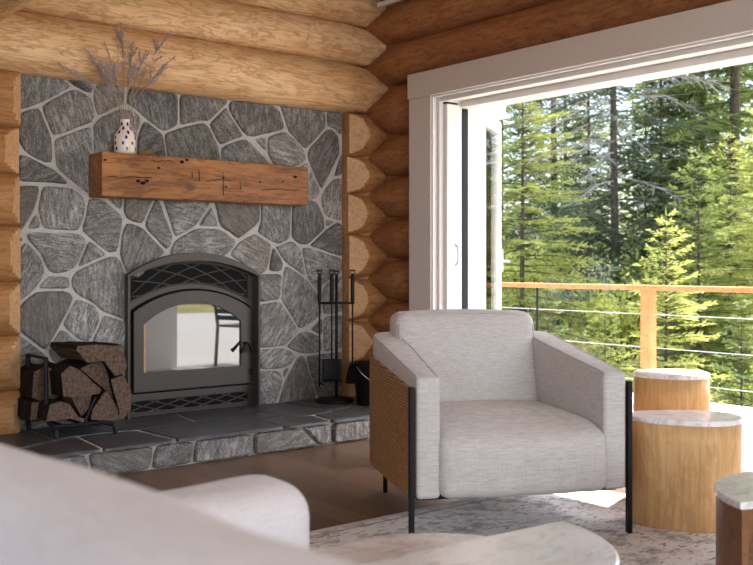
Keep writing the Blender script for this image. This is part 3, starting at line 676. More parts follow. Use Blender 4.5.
for x in (.06, .16, .26): obj('cross_bar', tube(B(), [(x, -.01, .062), (x, .31, .062)], .008, 6), MAT['black_iron'], rk)
obj('stop_post', tube(B(), [(.175, -.02, .04), (.175, -.02, .085), (.20, -.02, .14), (.23, -.02, .2)], .008, 6), MAT['black_iron'], rk)
WOOD = [  # end outline in photo pixels on the plane y=5.02, y shift, label
 ([(64,397),(61,374),(70,366),(80,370),(92,381),(101,390),(99,394),(76,398)], 0, 'thick split log with rounded bark, upper end of the stack beside the iron hoop'),
 ([(47,421),(50,405),(60,401),(70,404),(80,418)], .01, 'dark split log lying lowest, against the iron hoop'),
 ([(72,398),(93,393),(89,407),(82,417)], .03, 'wedge-shaped split log in the middle of the bottom row'),
 ([(91,420),(93,409),(102,395),(106,391),(112,398),(119,411),(118,420)], -.01, 'pale-ended quarter log at the bottom beside the iron foot'),
 ([(80,369),(92,363),(103,362),(109,380),(116,400),(106,391),(97,383)], .02, 'flat split log slanting down through the middle of the stack'),
 ([(76,350),(77,346),(96,345),(122,345),(127,366),(124,373),(116,376),(104,361),(88,362)], -.03, 'dark bark-covered log lying on top of the stack'),
 ([(111,380),(124,375),(132,393),(131,408),(126,417),(119,415),(117,401)], -.02, 'log standing out at the stove side of the stack'),
 ([(32,398),(34,372),(46,366),(58,372),(60,396),(46,402)], .16, 'bark log deep in the stack behind the iron hoop'),
 ([(30,420),(32,402),(45,402),(48,419)], .15, 'dark log behind the hoop, low in the stack')]
for pl, dy, lb in WOOD:
    q = [at_y(px, py, 5.02+dy) for px, py in pl]; cx_ = sum(p.x for p in q)/len(q); cz_ = min(p.z for p in q)
    Q2 = []
    for i in range(len(q)):
        a, b = q[i], q[(i+1)%len(q)]
        for j in range(3): Q2.append(a.lerp(b, j/3))
    bm = B(); rings = []; n = len(Q2); seed = rnd.random()*50
    for s in range(9):
        y = .34*s/8
        rings.append([bm.verts.new((p.x-cx_ + .006*mnoise.noise((p.x*14+seed, y*9, p.z*14)) + .012*(y/.34)*math.sin(seed), y + (.004*mnoise.noise((p.x*40, seed, p.z*40))), max(p.z-cz_, 0) + .006*mnoise.noise((p.z*14, y*9+seed, p.x*14)))) for p in Q2])
    for a, b in zip(rings, rings[1:]):
        for i in range(n):
            f = bm.faces.new((a[i], a[(i+1)%n], b[(i+1)%n], b[i])); f.material_index = 0 if (i//3) % 5 < 3 else 1
    f = bm.faces.new(rings[0]); f.material_index = 1; f = bm.faces.new(rings[-1][::-1]); f.material_index = 1
    o = obj('split_log', bm, [MAT['fire_bark'], MAT['split']], None, False, (cx_, 5.02+dy, max(cz_, ZH+.065)))
    tag(o, lb, 'firewood', 'split firewood in the iron rack')

# ------------------------------------------------------------------ fire tools, bucket
TB = at_z(334.5, 402, ZH); TX, TY = TB.x, min(TB.y, 5.28); 
dT = Vector((TX, TY, 0)).dot(FW)
def tpt(px, py): # point at the stand's depth, in the picture plane through the stand's pole
    return RT*((px-CX)/FPX*dT) + FW*dT + Vector((0, 0, EYE-(py-HY)/FPX*dT))
base = Vector((TX, TY, ZH))
ts = thing('fire_tool_stand', 'black iron fire tool stand with round base beside the stove', 'tool stand', base)
rel = lambda v: v-base
pc = rel(tpt(336.5, 300)); pc = Vector((pc.x, pc.y, 0))
obj('base', lathe(B(), [(.122, 0), (.125, .006), (.122, .018), (.112, .026), (.05, .03), (.016, .036)], 40), MAT['black_iron'], ts, True)
topz = rel(tpt(336, 270)).z; barz = rel(tpt(336, 303)).z
obj('pole', tube(B(), [(pc.x, pc.y, .03), (pc.x, pc.y, topz-.03)], .010, 10), MAT['black_iron'], ts, True)
A_, D_ = rel(tpt(318, 303)), rel(tpt(354.5, 303)); A_.z = D_.z = barz
obj('cross_bar', tube(B(), [A_, D_], .0085, 8), MAT['black_iron'], ts, True)
def curl(c, up=(0,0,1)):
    bm = B()
    for s in (-1, 1):
        pts = [c + RT*(s*.013*math.sin(t)*1.2) + Vector((0, 0, .026*(1-math.cos(t))/2)) for t in (PI*k/7 for k in range(8))]
        tube(bm, pts, .0032, 6)
        tube(bm, [c+Vector((0,0,.018)), c+RT*(s*.02)+Vector((0,0,.03))], .003, 6)
    return bm
obj('finial', curl(Vector((pc.x, pc.y, topz-.03))), MAT['black_iron'], ts, True)
def tool(name, px, label, low, head, off=0):
    q = tpt(px, 303) - FW*off; q.z = 0
    t = thing(name, label, 'fire tool', q, 0, 'fire tools on the stand')
    hz0, hz1 = EYE-(303-HY)/FPX*dT+.0, EYE-(274-HY)/FPX*dT
    obj('handle', tube(B(), [(0, 0, hz0-.005), (0, 0, hz0+.02), (0, 0, hz1-.03), (0, 0, hz1)], [.009, .0135, .0135, .009], 10), MAT['black_iron'], t, True)
    obj('finial', curl(Vector((0, 0, hz1))), MAT['black_iron'], t, True)
    obj('shaft', tube(B(), [(0, 0, hz0), (0, 0, low)], .0055, 8), MAT['black_iron'], t, True)
    if head == 'poker': obj('hook', tube(B(), [(0, 0, low+.03), RT*.03+Vector((0,0,low+.01)), RT*.045+Vector((0,0,low+.035))], [.006, .005, .002], 6), MAT['black_iron'], t, True)
    if head == 'shovel':
        bm = B()
        for (a, b) in ((-.062, .062),):
            pts = []
            for i in range(7):
                for j in range(7):
                    u = -.062+.124*i/6; v = low-.15*j/6; pts.append(bm.verts.new(RT*u + FW*(-.012+.02*(abs(u)/.06)**2*-1) + Vector((0, 0, v+.02))))
            for i in range(6):
                for j in range(6): bm.faces.new((pts[i*7+j], pts[i*7+j+1], pts[(i+1)*7+j+1], pts[(i+1)*7+j]))
        o = obj('blade', bm, MAT['black_iron'], t, True); s = o.modifiers.new('thick', 'SOLIDIFY'); s.thickness = .003
    if head == 'brush':
        obj('ferrule', tube(B(), [(0,0,low), (0,0,low-.03)], [.02, .03], 10), MAT['black_iron'], t, True)
        obj('bristles', tube(B(), [(0,0,low-.03), (0,0,low-.08), (0,0,low-.125)], [.030, .040, .046], 14), MAT['fire_bark'], t, True)
tool('poker', 319.5, 'iron poker hanging at the stove end of the tool stand', ZH+.10, 'poker')
tool('ash_shovel', 332, 'black ash shovel with broad blade hanging before the stand pole', ZH+.27, 'shovel', .03)
tool('hearth_brush', 352.5, 'hearth brush hanging at the log wall end of the tool stand', ZH+.25, 'brush')
bq = Vector((3.985, 5.0, ZH))
bk = thing('ash_bucket', 'black metal ash bucket with wire bail standing on the hearth behind the armchair', 'bucket', bq)
obj('bucket_body', lathe(B(), [(.095, 0), (.1, .004), (.125, .26), (.13, .265), (.13, .272), (.122, .27), (.097, .01)], 32), MAT['black_iron'], bk, True)
bl = [Vector((-.128*math.cos(PI*k/10), -.10*math.sin(PI*k/10)*1.2, .25-.11*math.sin(PI*k/10))) for k in range(11)]
obj('bail', tube(B(), bl, .0025, 6), MAT['steel'], bk, True)
obj('grip', tube(B(), [bl[4], bl[5], bl[6]], .011, 8), MAT['twig'], bk, True)

# ------------------------------------------------------------------ armchair
AL = math.radians(8.7)
fl, fr = cw(.1365, 3.627), cw(.983, 3.82); orig = (fl+fr)/2 - RT*.008
xax = (fr-fl).normalized(); rotz = math.atan2(xax.y, xax.x)
RUGZ = .012
ac = thing('armchair', 'oatmeal linen armchair with woven wood outer shell and thin black legs, on the rug edge', 'armchair', (orig.x, orig.y, 0), rotz)
HW = .422; DEP = .93
def upath(hw, dep, rad, y0=0, n=10):
    pts = []
    for k in range(13): pts.append(Vector((-hw, y0+(dep-rad-y0)*k/12)))
    for k in range(1, n): a = PI - (PI/2)*k/n; pts.append(Vector((-hw+rad+rad*math.cos(a), dep-rad+rad*math.sin(a))))
    for k in range(13): pts.append(Vector((-hw+rad+(2*hw-2*rad)*k/12, dep)))
    for k in range(1, n): a = PI/2 - (PI/2)*k/n; pts.append(Vector((hw-rad+rad*math.cos(a), dep-rad+rad*math.sin(a))))
    for k in range(13): pts.append(Vector((hw, dep-rad-(dep-rad-y0)*k/12)))
    return pts
def shell(path, sec, rnd_=0):
    """sec(p, inward, shrink) -> 3-d points of the cross-section; rnd_ rounds off both open ends"""
    bm = B(); n = len(path); st = []
    for i, p in enumerate(path):
        t = (path[min(i+1, n-1)]-path[max(i-1, 0)]).normalized(); st.append((p, Vector((t.y, -t.x)), 0, t))
    if rnd_:
        a = [(st[0][0]-st[0][3]*rnd_*math.sin(q), st[0][1], rnd_*(1-math.cos(q))) for q in (PI/2*k/5 for k in range(5, 0, -1))]
        b = [(st[-1][0]+st[-1][3]*rnd_*math.sin(q), st[-1][1], rnd_*(1-math.cos(q))) for q in (PI/2*k/5 for k in range(1, 6))]
        st = a + [x[:3] for x in st] + b
    rings = [[bm.verts.new(q) for q in sec(x[0], x[1], x[2])] for x in st]
    m = len(rings[0])
    for a, b in zip(rings, rings[1:]):
        for k in range(m): bm.faces.new((a[k], a[(k+1)%m], b[(k+1)%m], b[k]))
    bm.faces.new(rings[0]); bm.faces.new(rings[-1][::-1]); return bm
def rsec(p, inw, o0, o1, z0, z1, r):
    """rounded rectangle from offset o0 to o1 inwards"""
    pts = []
    for cx_, cz_, a0 in ((o0+r, z0+r, PI), (o1-r, z0+r, 1.5*PI), (o1-r, z1-r, 0), (o0+r, z1-r, .5*PI)):
        for k in range(5):
            a = a0+.5*PI*k/4; o = cx_+r*math.cos(a); z = cz_+r*math.sin(a); pts.append((p.x+inw.x*o, p.y+inw.y*o, z))
    return pts
top_w = lambda y: .585 + .075*max(0, min(1, y/.8))
top_u = lambda y: .638 + .105*max(0, min(1, y/.75))
obj('woven_shell', shell(upath(HW+.012, DEP+.02, .26, .0), lambda p, i, s: rsec(p, i, 0, .016, .175+.012*(1-min(1, max(0, p.y)/.3)) , top_w(p.y), .006)), MAT['weave'], ac)
def usec(p, i, s):
    th = .094 + .03*max(0, min(1, p.y/.5))
    r = max(.005, .018-s*.6)
    return rsec(p, i, .002+s, .002+th-s, .185+s, top_u(p.y)-s, r)
obj('arms_and_back', shell(upath(HW, DEP, .25, -.004, 12), usec, .018), MAT['linen'], ac, True)
for nm_, o_, dz in (('outer_piping', .010, -.003), ('inner_piping', None, -.003)):
    pts = []; pth = upath(HW, DEP, .25, -.012, 12)
    for i, p in enumerate(pth):
        t = (pth[min(i+1, len(pth)-1)]-pth[max(i-1, 0)]).normalized(); inw = Vector((t.y, -t.x)); o = o_ if o_ else .094+.03*max(0, min(1, p.y/.5))-.006
        pts.append((p.x+inw.x*o, p.y+inw.y*o, top_u(p.y)+dz))
    obj(nm_, tube(B(), pts, .004, 6), MAT['piping'], ac, True)
def seat_fn(p):
    x, y, z = p
    u = (y+.35)/.70                                  # 0 front .. 1 back
    k = max(0, min(1, (z+.06)/.12))
    z += k*.03*(1-(x/.33)**2)*(1-(2*u-1)**2) - k*.035*max(0, (.25-u)/.25)**2
    f = max(0, min(1, (.3-u)/.3))**2
    y += f*(-.014*(1-(x/.34)**2) + .008*mnoise.noise((x*9, z*3, 2)) + .005*mnoise.noise((x*24, z*4, 7))*max(0, min(1, (.05-z)/.1)))
    z += .003*mnoise.noise((x*6, y*6, 5))
    return Vector((x, y, z))
obj('seat_cushion', pillow(.672, .74, .262, .045, (20, 20, 10), seat_fn), MAT['linen'], ac, True, (.002, .318, .314))
def back_fn(p):
    x, y, z = p
    b = (1-(x/.34)**2)*(1-(z/.22)**2)
    y += (-.03 if y < 0 else .01)*b
    z += .012*(1-(x/.33)**2) if z > 0 else 0
    y += .005*mnoise.noise((x*5, z*6, 3))
    return Vector((x, y + z*.22, z))
obj('back_cushion', pillow(.645, .17, .41, .046, (18, 6, 12), back_fn), MAT['linen'], ac, True, (-.004, .70, .632))
pp = B(); pts = []
for k in range(41):
    t = 2*PI*k/40; x = .31*max(-1, min(1, 1.28*math.cos(t))); z = .193*max(-1, min(1, 1.28*math.sin(t)))
    pts.append(back_fn(Vector((x, -.07, z))) + Vector((0, -.0035, 0)))
tube(pp, pts, .0035, 6); obj('cushion_piping', pp, MAT['piping'], ac, True, (-.004, .70, .632))
for s in (-1, 1):
    obj('leg', box(B(), s*(HW+.014)-.009, s*(HW+.014)+.009, -.022, .004, RUGZ if s > 0 else RUGZ, .60), MAT['black_iron'], ac, bevel=.002)
    obj('leg', tube(B(), [(s*(HW-.105), DEP-.02, 0.0), (s*(HW-.105), DEP-.02, .20)], .011, 10), MAT['black_iron'], ac, True)
obj('seat_rail', box(B(), -HW+.02, HW-.02, .03, .06, .172, .192), MAT['black_iron'], ac)

# ------------------------------------------------------------------ rug
ro = obj('area_rug', pillow(3.44, 2.84, .012, .004, (24, 20, 2)), MAT['rug'], None, False, (1.95, 1.73, .0065))
tag(ro, 'pale wool rug with faded grey floral pattern under the armchair and tables', 'rug')

# ------------------------------------------------------------------ wood tables with marble tops
def outline(kind, a, b, n=48):
    pts = []
    for k in range(n):
        t = 2*PI*k/n
        if kind == 'pebble':
            r = 1 + .06*math.cos(2*t+.5) - .05*math.cos(3*t+.3); pts.append((a*r*math.cos(t), b*r*math.sin(t)))
        elif kind == 'round': pts.append((a*math.cos(t), b*math.sin(t)))
    if kind == 'dee':   # flat edge on +y, half disc on -y
        pts = [(a*math.cos(PI+PI*k/30), b*math.sin(PI+PI*k/30)) for k in range(31)]
    return pts
def loft(bm, P, levels, cap=True):
    """levels: list of (scale, z)"""
    rings = [[bm.verts.new((x*s, y*s, z)) for x, y in P] for s, z in levels]; n = len(P)
    for a, b in zip(rings, rings[1:]):
        for k in range(n): bm.faces.new((a[k], a[(k+1)%n], b[(k+1)%n], b[k]))
    bm.faces.new(rings[0][::-1]); bm.faces.new(rings[-1]); return bm
def wood_table(name, label, cat, p, rz, P, h, flare=1.0, wood='ash', th=.02, over=1.015, z0=RUGZ):
    t = thing(name, label, cat, (p.x, p.y, z0), rz)
    L = [(flare, 0), (flare, .004)] + [(flare+(1-flare)*k/6, (h-th)*k/6) for k in range(1, 7)]
    o = obj('base', loft(B(), P, L), MAT[wood], t, False)
    for pl in o.data.polygons: pl.use_smooth = abs(pl.normal.z) < .5
    o2 = obj('marble_top', loft(B(), P, [(over*.985, h-th), (over, h-th+.004), (over, h-.004), (over*.985, h)]), MAT['marble'], t, False, bevel=0)
    return t
def vert_wood(o):  # grain of a drum runs upwards: turn the mesh so that local x is up
    me = o.data; me.transform(Matrix.Rotation(PI/2, 4, 'Y')); o.rotation_euler.y = -PI/2
t1 = wood_table('side_table', 'larger pale wood drum side table with marble top, in front of the taller one', 'side table', cw(1.25, 3.965), YAW-PI/2+math.radians(-4), outline('pebble', .212, .165), .432, .99)
t2 = wood_table('side_table', 'taller slim pale wood side table with marble top, behind the larger drum', 'side table', cw(1.335, 4.43), YAW-PI/2, outline('pebble', .155, .15), .556, 1.04)
wtb = thing('coffee_table', 'brown wood half-round coffee table with marble top and open niche, at the rug corner', 'coffee table', cw(1.289, 2.759, RUGZ), YAW-PI/2+math.radians(18)+PI)
# dee: flat side (+y local) turned towards the camera
P = outline('dee', .32, .33); Pw = [(x*.985, y*.985) for x, y in P]
bm = B(); H = .395
sh = [p for p in Pw]
def wall_strip(bm, pts, t, z0, z1):
    n = len(pts); inn = [(x*(1-t), y*(1-t)) for x, y in pts]
    A = [[bm.verts.new((x, y, z)) for x, y in q] for q in (pts, inn) for z in (z0, z1)]
    o0, o1, i0, i1 = A
    for k in range(n-1):
        for q in ((o0[k], o0[k+1], o1[k+1], o1[k]), (i0[k+1], i0[k], i1[k], i1[k+1]), (o0[k+1], o0[k], i0[k], i0[k+1]), (o1[k], o1[k+1], i1[k+1], i1[k])): bm.faces.new(q)
    bm.faces.new((o0[0], o1[0], i1[0], i0[0])); bm.faces.new((o0[-1], i0[-1], i1[-1], o1[-1])); return bm
obj('curved_wall', wall_strip(B(), Pw, .07, 0, H-.02), MAT['walnut'], wtb)
obj('apron', box(B(), -.295, .295, -.03, -.002, H-.10, H-.02), MAT['walnut'], wtb)
obj('shelf', prism(B(), [(x*.93, y*.93-.004) for x, y in Pw], .05, .07), MAT['walnut'], wtb)
obj('niche_back', box(B(), -.222, .222, -.20, -.18, .07, H-.02), MAT['walnut'], wtb)
obj('marble_top', loft(B(), P, [(.99, H-.02), (1, H-.016), (1, H-.004), (.99, H)]), MAT['marble'], wtb)
# nested pair in front of the sofa, close to the camera
t4 = wood_table('coffee_table', 'half-round marble-topped table overlapping the lower round one, nearest the sofa', 'coffee table', cw(.115, 2.045), YAW-PI/2+math.atan2(.58, .815), outline('dee', .385, .365), .46-RUGZ, 1.0, 'walnut')
t5 = wood_table('coffee_table', 'lower round marble-topped table tucked partly under the half-round one', 'coffee table', cw(.135, 2.105), YAW-PI/2, outline('round', .28, .28), .40-RUGZ, 1.0, 'walnut')
for t in (t1, t2, t4, t5):
    for c in t.children:
        if c.name.startswith('base'): vert_wood(c)

# ------------------------------------------------------------------ sofa close to the camera
fdir = Vector((.74, .67)).normalized(); sdir = Vector((fdir.y, -fdir.x))   # in (right, depth): forwards, along the back
sw = cw(-.51, 1.34); ex = cw(sdir.x, sdir.y); srot = math.atan2(ex.y, ex.x)
sf = thing('sofa', 'white fabric sofa seen from behind, blurred, closest to the camera', 'sofa', (sw.x, sw.y, 0), srot)
# local x: along the back (away from the far arm), local y: forwards (towards the hearth)
def soft(s): return lambda p: Vector((p.x + .006*mnoise.noise((p.x*4, p.z*5, s)), p.y + .008*mnoise.noise((p.x*5, p.z*5, s+3)), p.z + .006*mnoise.noise((p.x*6, p.y*6, s))))
obj('backrest', pillow(2.1, .20, .72, .085, (24, 4, 10), soft(1)), MAT['sofa'], sf, True, (.82, -.09, .475))
obj('armrest', pillow(.21, .95, .50, .075, (5, 14, 8), soft(4)), MAT['sofa'], sf, True, (-.345, .285, .356))
obj('armrest', pillow(.21, .95, .50, .075, (5, 14, 8), soft(5)), MAT['sofa'], sf, True, (1.97, .30, .372))
obj('seat_base', pillow(2.09, .78, .24, .04, (20, 10, 4), soft(6)), MAT['sofa'], sf, True, (.82, .38, .225))
for k in range(2): obj('seat_cushion', pillow(.99, .66, .16, .055, (12, 10, 4), soft(8+k)), MAT['sofa'], sf, True, (.33+1.0*k, .33, .40))
for x in (-.32, 1.96):
    for y in (-.1, .68): obj('foot', tube(B(), [(x, y, RUGZ), (x, y, .13)], [.018, .024], 10), MAT['walnut'], sf, True)

# ------------------------------------------------------------------ outside: deck, railing, chair
struct(obj('deck_floor', (lambda b: (box(b, 4.6, 6.95, 1.0, 12, -.16, -.04), box(b, 4.6, 15, -9, 1.0, -.16, -.04), b)[-1])(B()), MAT['deck']))
rl = thing('deck_railing', 'cedar deck railing with a flat top rail, posts and thin steel cables', 'railing', (6.74, 4.85, -.04))
obj('top_rail', box(B(), -.07, .07, -3.7, 6.8, .885, .925), MAT['rail'], rl, bevel=.004)
for y in (-3.6, -2.4, 0, 2.4, 4.8): obj('post', box(B(), -.045, .045, y-.045, y+.045, 0, .885), MAT['rail'], rl, bevel=.003)
for k, z in enumerate((.15, .42, .69)):
    obj('cable', tube(B(), [(0, -3.6, z), (0, 6.8, z)], .0032, 6), MAT['steel'], rl)
for y in (-1.2, 1.2): obj('cable_spacer', box(B(), -.006, .006, y-.008, y+.008, 0, .885), MAT['black_iron'], rl)
dc = thing('patio_chair', 'slatted wooden chair on the sunny deck, seen mirrored in the stove glass', 'chair', (5.60, 1.72, -.04), math.radians(75))
for sx in (-1, 1):
    obj('leg', tube(B(), [(sx*.23, -.22, 0), (sx*.22, -.22, .44)], .019, 8), MAT['walnut'], dc, True)
    obj('leg', tube(B(), [(sx*.23, .24, 0), (sx*.215, .22, .44), (sx*.21, .31, .92)], .019, 8), MAT['walnut'], dc, True)
    obj('armrest', tube(B(), [(sx*.24, -.22, .44), (sx*.25, -.22, .64), (sx*.24, .27, .66)], .016, 8), MAT['walnut'], dc, True)
obj('seat', (lambda b: ([box(b, -.22, .22, -.23+.075*k, -.17+.075*k, .42, .445) for k in range(6)], b)[-1])(B()), MAT['walnut'], dc)
obj('backrest', (lambda b: ([box(b, -.2, .2, .24+.015*k, .255+.015*k, .5+.07*k, .55+.07*k) for k in range(6)], b)[-1])(B()), MAT['black_iron'], dc)

# ------------------------------------------------------------------ ground and forest
def gz(x, y):
    u = x*.6266+y*.7793
    return -1.4 + .125*max(0, min(u-9, 12)) + .03*max(0, u-21) + .22*mnoise.noise((x*.13, y*.13, 0)) + .1*mnoise.noise((x*.5, y*.5, 4))
bm = B(); NX, NY = 70, 90; gv = []
for i in range(NX+1):
    x = 4.8 + 85*(i/NX)**1.6
    gv.append([bm.verts.new((x, -45+125*j/NY, gz(x, -45+125*j/NY))) for j in range(NY+1)])
for i in range(NX):
    for j in range(NY): bm.faces.new((gv[i][j], gv[i+1][j], gv[i+1][j+1], gv[i][j+1]))
struct(obj('ground', bm, MAT['ground'], None, True))

def lens(bm, a, b, w, up):
    """a needle spray from a to b: a folded diamond"""
    d = b-a; s = d.cross(up)
    if s.length < 1e-6: s = d.orthogonal()
    s = s.normalized()*w; m = a+d*.45; dn = Vector((0, 0, -w*.5))
    v0, v1, v2, v3 = bm.verts.new(a), bm.verts.new(m+s+dn), bm.verts.new(b), bm.verts.new(m-s+dn)
    bm.faces.new((v0, v1, v2, v3))
def conifer(seed, H, R, first=.05, gap=.34, per=6, droop=.25, step=.12, w=.022, twig=.42, power=.85, dead=0, rise=.35, sparse=0):
    """returns trunk bmesh, foliage bmesh, dead-branch bmesh"""
    r = random.Random(seed); tk = B(); fo = B(); de = B()
    bend = [Vector((r.uniform(-.02, .02)*H*.3, r.uniform(-.02, .02)*H*.3, 0)) for _ in range(2)]
    ax = lambda h: Vector((0, 0, H*h)) + bend[0]*math.sin(h*2.5) 
    tr0 = H*.0058+.018
    tube(tk, [ax(k/14) + (Vector((0, 0, -.25)) if k == 0 else Vector()) for k in range(15)], [tr0*(1.25 if k == 0 else 1)*(1-.93*k/14) for k in range(15)], 9)
    z = H*first; ph = r.random()*6
    while z < H*.985:
        h = z/H; L0 = R*((1-h)**power)*1.02 + .08; n = per if h < .85 else per-1; ph += 1.1
        for k in range(n):
            if r.random() < sparse: continue
            a = ph + 2*PI*k/n + r.uniform(-.3, .3); L = L0*r.uniform(.7, 1.12); zz = z + r.uniform(-.4, .4)*gap
            p0 = ax(min(1, max(.01, zz/H))); out = Vector((math.cos(a), math.sin(a), 0)); el = rise*(h*1.6-.35) + r.uniform(-.1, .1)
            P = [p0 + out*(L*t) + Vector((0, 0, L*(el*t - droop*t*t + .13*droop*t**3))) for t in (j/8 for j in range(9))]
            is_dead = dead*.38 < h < dead and r.random() < .6
            (tube(de if is_dead else tk, P[::2], [max(.006, (.026 if is_dead else .022)*(L/R))*(1-.8*j/4) for j in range(5)], 4, False))
            if is_dead:
                for j in range(22):
                    t = r.uniform(.25, 1); i = min(7, int(t*8)); q = P[i].lerp(P[i+1], t*8-i); s = Vector((-out.y, out.x, 0))*r.choice((-1, 1))
                    e1 = q + (s*.6+out*.5)*L*.3*r.uniform(.4, 1) + Vector((0, 0, r.uniform(-.14, .02)*L)); tube(de, [q, (q+e1)/2+Vector((0,0,.01)), e1], [.009, .007, .004], 3, False)
                continue
            m = max(3, int(L/step)); side = Vector((-out.y, out.x, 0))
            for j in range(1, m+1):
                t = .12+.88*j/m; i = min(7, int(t*8)); q = P[i].lerp(P[i+1], t*8-i)
                l = L*twig*(1-.72*t)*r.uniform(.6, 1.15) + .07
                for s in (-1, 1):
                    d = (side*s*.85 + out*.62 + Vector((0, 0, r.uniform(-.28, .1)-droop*.4))).normalized()*l
                    lens(fo, q, q+d, w*r.uniform(.8, 1.3), Vector((0, 0, 1)))
                    for u in (.35, .62):
                        b = q+d*u; dd = (d.normalized()*.65 + out*.5*r.choice((-1, 1)) + side*s*.2 + Vector((0, 0, r.uniform(-.3, .1)))).normalized()*l*.46
                        lens(fo, b, b+dd, w*.85, Vector((r.uniform(-.4, .4), r.uniform(-.4, .4), 1)))
                if r.random() < .5: lens(fo, q, q + out*l*.5 + Vector((0, 0, .05)), w, side)
            lens(fo, P[-2], P[-1]+(P[-1]-P[-2])*.5, w, side)
        z += gap*(1-.45*h)
    lens(fo, ax(.97), ax(1)+Vector((0, 0, H*.02+.05)), w*.7, Vector((1, 0, 0))); lens(fo, ax(.97), ax(1)+Vector((0, 0, H*.02+.05)), w*.7, Vector((0, 1, 0)))
    return tk, fo, de
def tree_kind(name, leafmat, **kw):
    tk, fo, de = conifer(**kw); r = bpy.data.objects.new(name, None); C.objects.link(r)
    obj('trunk', tk, MAT['bark'], r, True); obj('foliage', fo, MAT[leafmat], r)
    if len(de.verts): obj('dead_branches', de, MAT['dead'], r)
    else: de.free()
    return r
def copy_tree(o, parent=None):
    c = o.copy(); C.objects.link(c); c.parent = parent
    for ch in list(o.children): copy_tree(ch, c)
    return c
KINDS = {
 'fir_tall': ('tall_fir', 'needle_mid', dict(seed=1, H=17, R=3.0, first=.06, gap=.55, per=6, droop=.30, step=.17, w=.036, twig=.36, power=.75)),
 'fir_dark': ('dark_spruce', 'needle_dark', dict(seed=2, H=18, R=2.6, first=.05, gap=.5, per=6, droop=.42, step=.17, w=.036, twig=.33, power=.7)),
 'fir_open': ('open_fir', 'needle_mid', dict(seed=3, H=20, R=3.2, first=.08, gap=.62, per=5, droop=.26, step=.15, w=.034, twig=.36, power=.65, sparse=.08)),
 'young': ('young_fir', 'needle_young', dict(seed=4, H=3.6, R=1.15, first=.03, gap=.24, per=6, droop=.10, step=.085, w=.017, twig=.42, power=.9, rise=.5)),
 'young2': ('young_fir', 'needle_mid', dict(seed=5, H=3.2, R=1.05, first=.03, gap=.26, per=6, droop=.16, step=.09, w=.018, twig=.42, power=.9, rise=.4)),
 'soft': ('feathery_fir', 'needle_young', dict(seed=6, H=6.6, R=1.75, first=.04, gap=.30, per=6, droop=.14, step=.10, w=.018, twig=.40, power=.85, rise=.4)),
 'snag': ('dying_spruce', 'needle_grey', dict(seed=8, H=14, R=2.5, first=.10, gap=.42, per=6, droop=.34, step=.16, w=.03, twig=.36, power=.45, dead=.55)),
}
PROTO = {}; USED = {}
def plant(kind, px, depth, scale=1.0, label=None, rz=None, group=None):
    d = ray(px, HY); p = (d/FPX)*depth; x, y = p.x, p.y
    if kind not in PROTO:
        nm, lm, kw = KINDS[kind]; PROTO[kind] = tree_kind(nm, lm, **kw); o = PROTO[kind]
    else: o = copy_tree(PROTO[kind])
    o.location = (x, y, gz(x, y)-.05); o.scale = (scale,)*3; o.rotation_euler.z = rz if rz is not None else (px*1.7+depth*3.1) % 6.28
    tag(o, label, 'tree', group); return o
plant('snag', 616, 21, 1.0, 'grey dying spruce with bare grey trunk and dead drooping branches, centre of the view')
plant('soft', 521, 15.5, .88, 'feathery bright green fir growing just beyond the folded glass door')
plant('soft', 768, 15, .7, 'feathery light green fir at the outer edge of the railing view')
plant('fir_dark', 645, 27, .42, 'dark spruce filling in directly behind the grey dying one')
plant('fir_dark', 588, 25, .50, 'dark low spruce standing close beside the grey trunk')
plant('fir_dark', 556, 30, .95, 'dark tall spruce rising behind the feathery bright fir')
plant('fir_tall', 500, 33, .85, 'tall fir whose crown shows beside the folded door')
plant('fir_open', 566, 38, .8, 'tall open fir behind the dark ones, sky showing through it')
plant('fir_tall', 700, 24, .90, 'broad mid-green fir between the grey spruce and the tall open fir')
plant('fir_open', 733, 22, 1.0, 'big open fir with long level boughs, nearest of the tall trees')
plant('fir_open', 684, 34, .9, 'tall thin-crowned fir against the bright sky')
plant('fir_tall', 775, 27, 1.05, 'tall fir cut by the outer edge of the view')
plant('fir_dark', 715, 33, .90, 'dark spruce in shade behind the big open fir')
plant('fir_dark', 660, 22, .42, 'small dark spruce at the foot of the grey one')
plant('fir_tall', 690, 23, .40, 'bushy half-grown fir before the tall trees')
plant('young', 665, 12.5, .78, 'young yellow-green fir standing right behind the railing post')
plant('young', 700, 14.5, 1.0, 'taller young yellow-green fir above the rail, past the post')
plant('young', 605, 11.5, .52, 'small young fir below the rail behind the armchair arm')
plant('young2', 742, 10.8, .62, 'deep-green young fir close to the deck beside the side tables')
plant('young2', 548, 11.5, .62, 'deep-green young fir behind the armchair back')
plant('young', 730, 17.0, 1.05, 'pale young fir under the boughs of the big open fir')
fr_ = random.Random(5)
for k, px in enumerate(range(440, 860, 24)):
    kd = ('fir_tall', 'fir_dark', 'fir_open')[k % 3]
    plant(kd, px+fr_.uniform(-9, 9), 44+fr_.uniform(-3, 12), fr_.uniform(.36, .56), 'distant forest fir far behind the nearer trees, one of a dense row', None, 'distant forest firs')
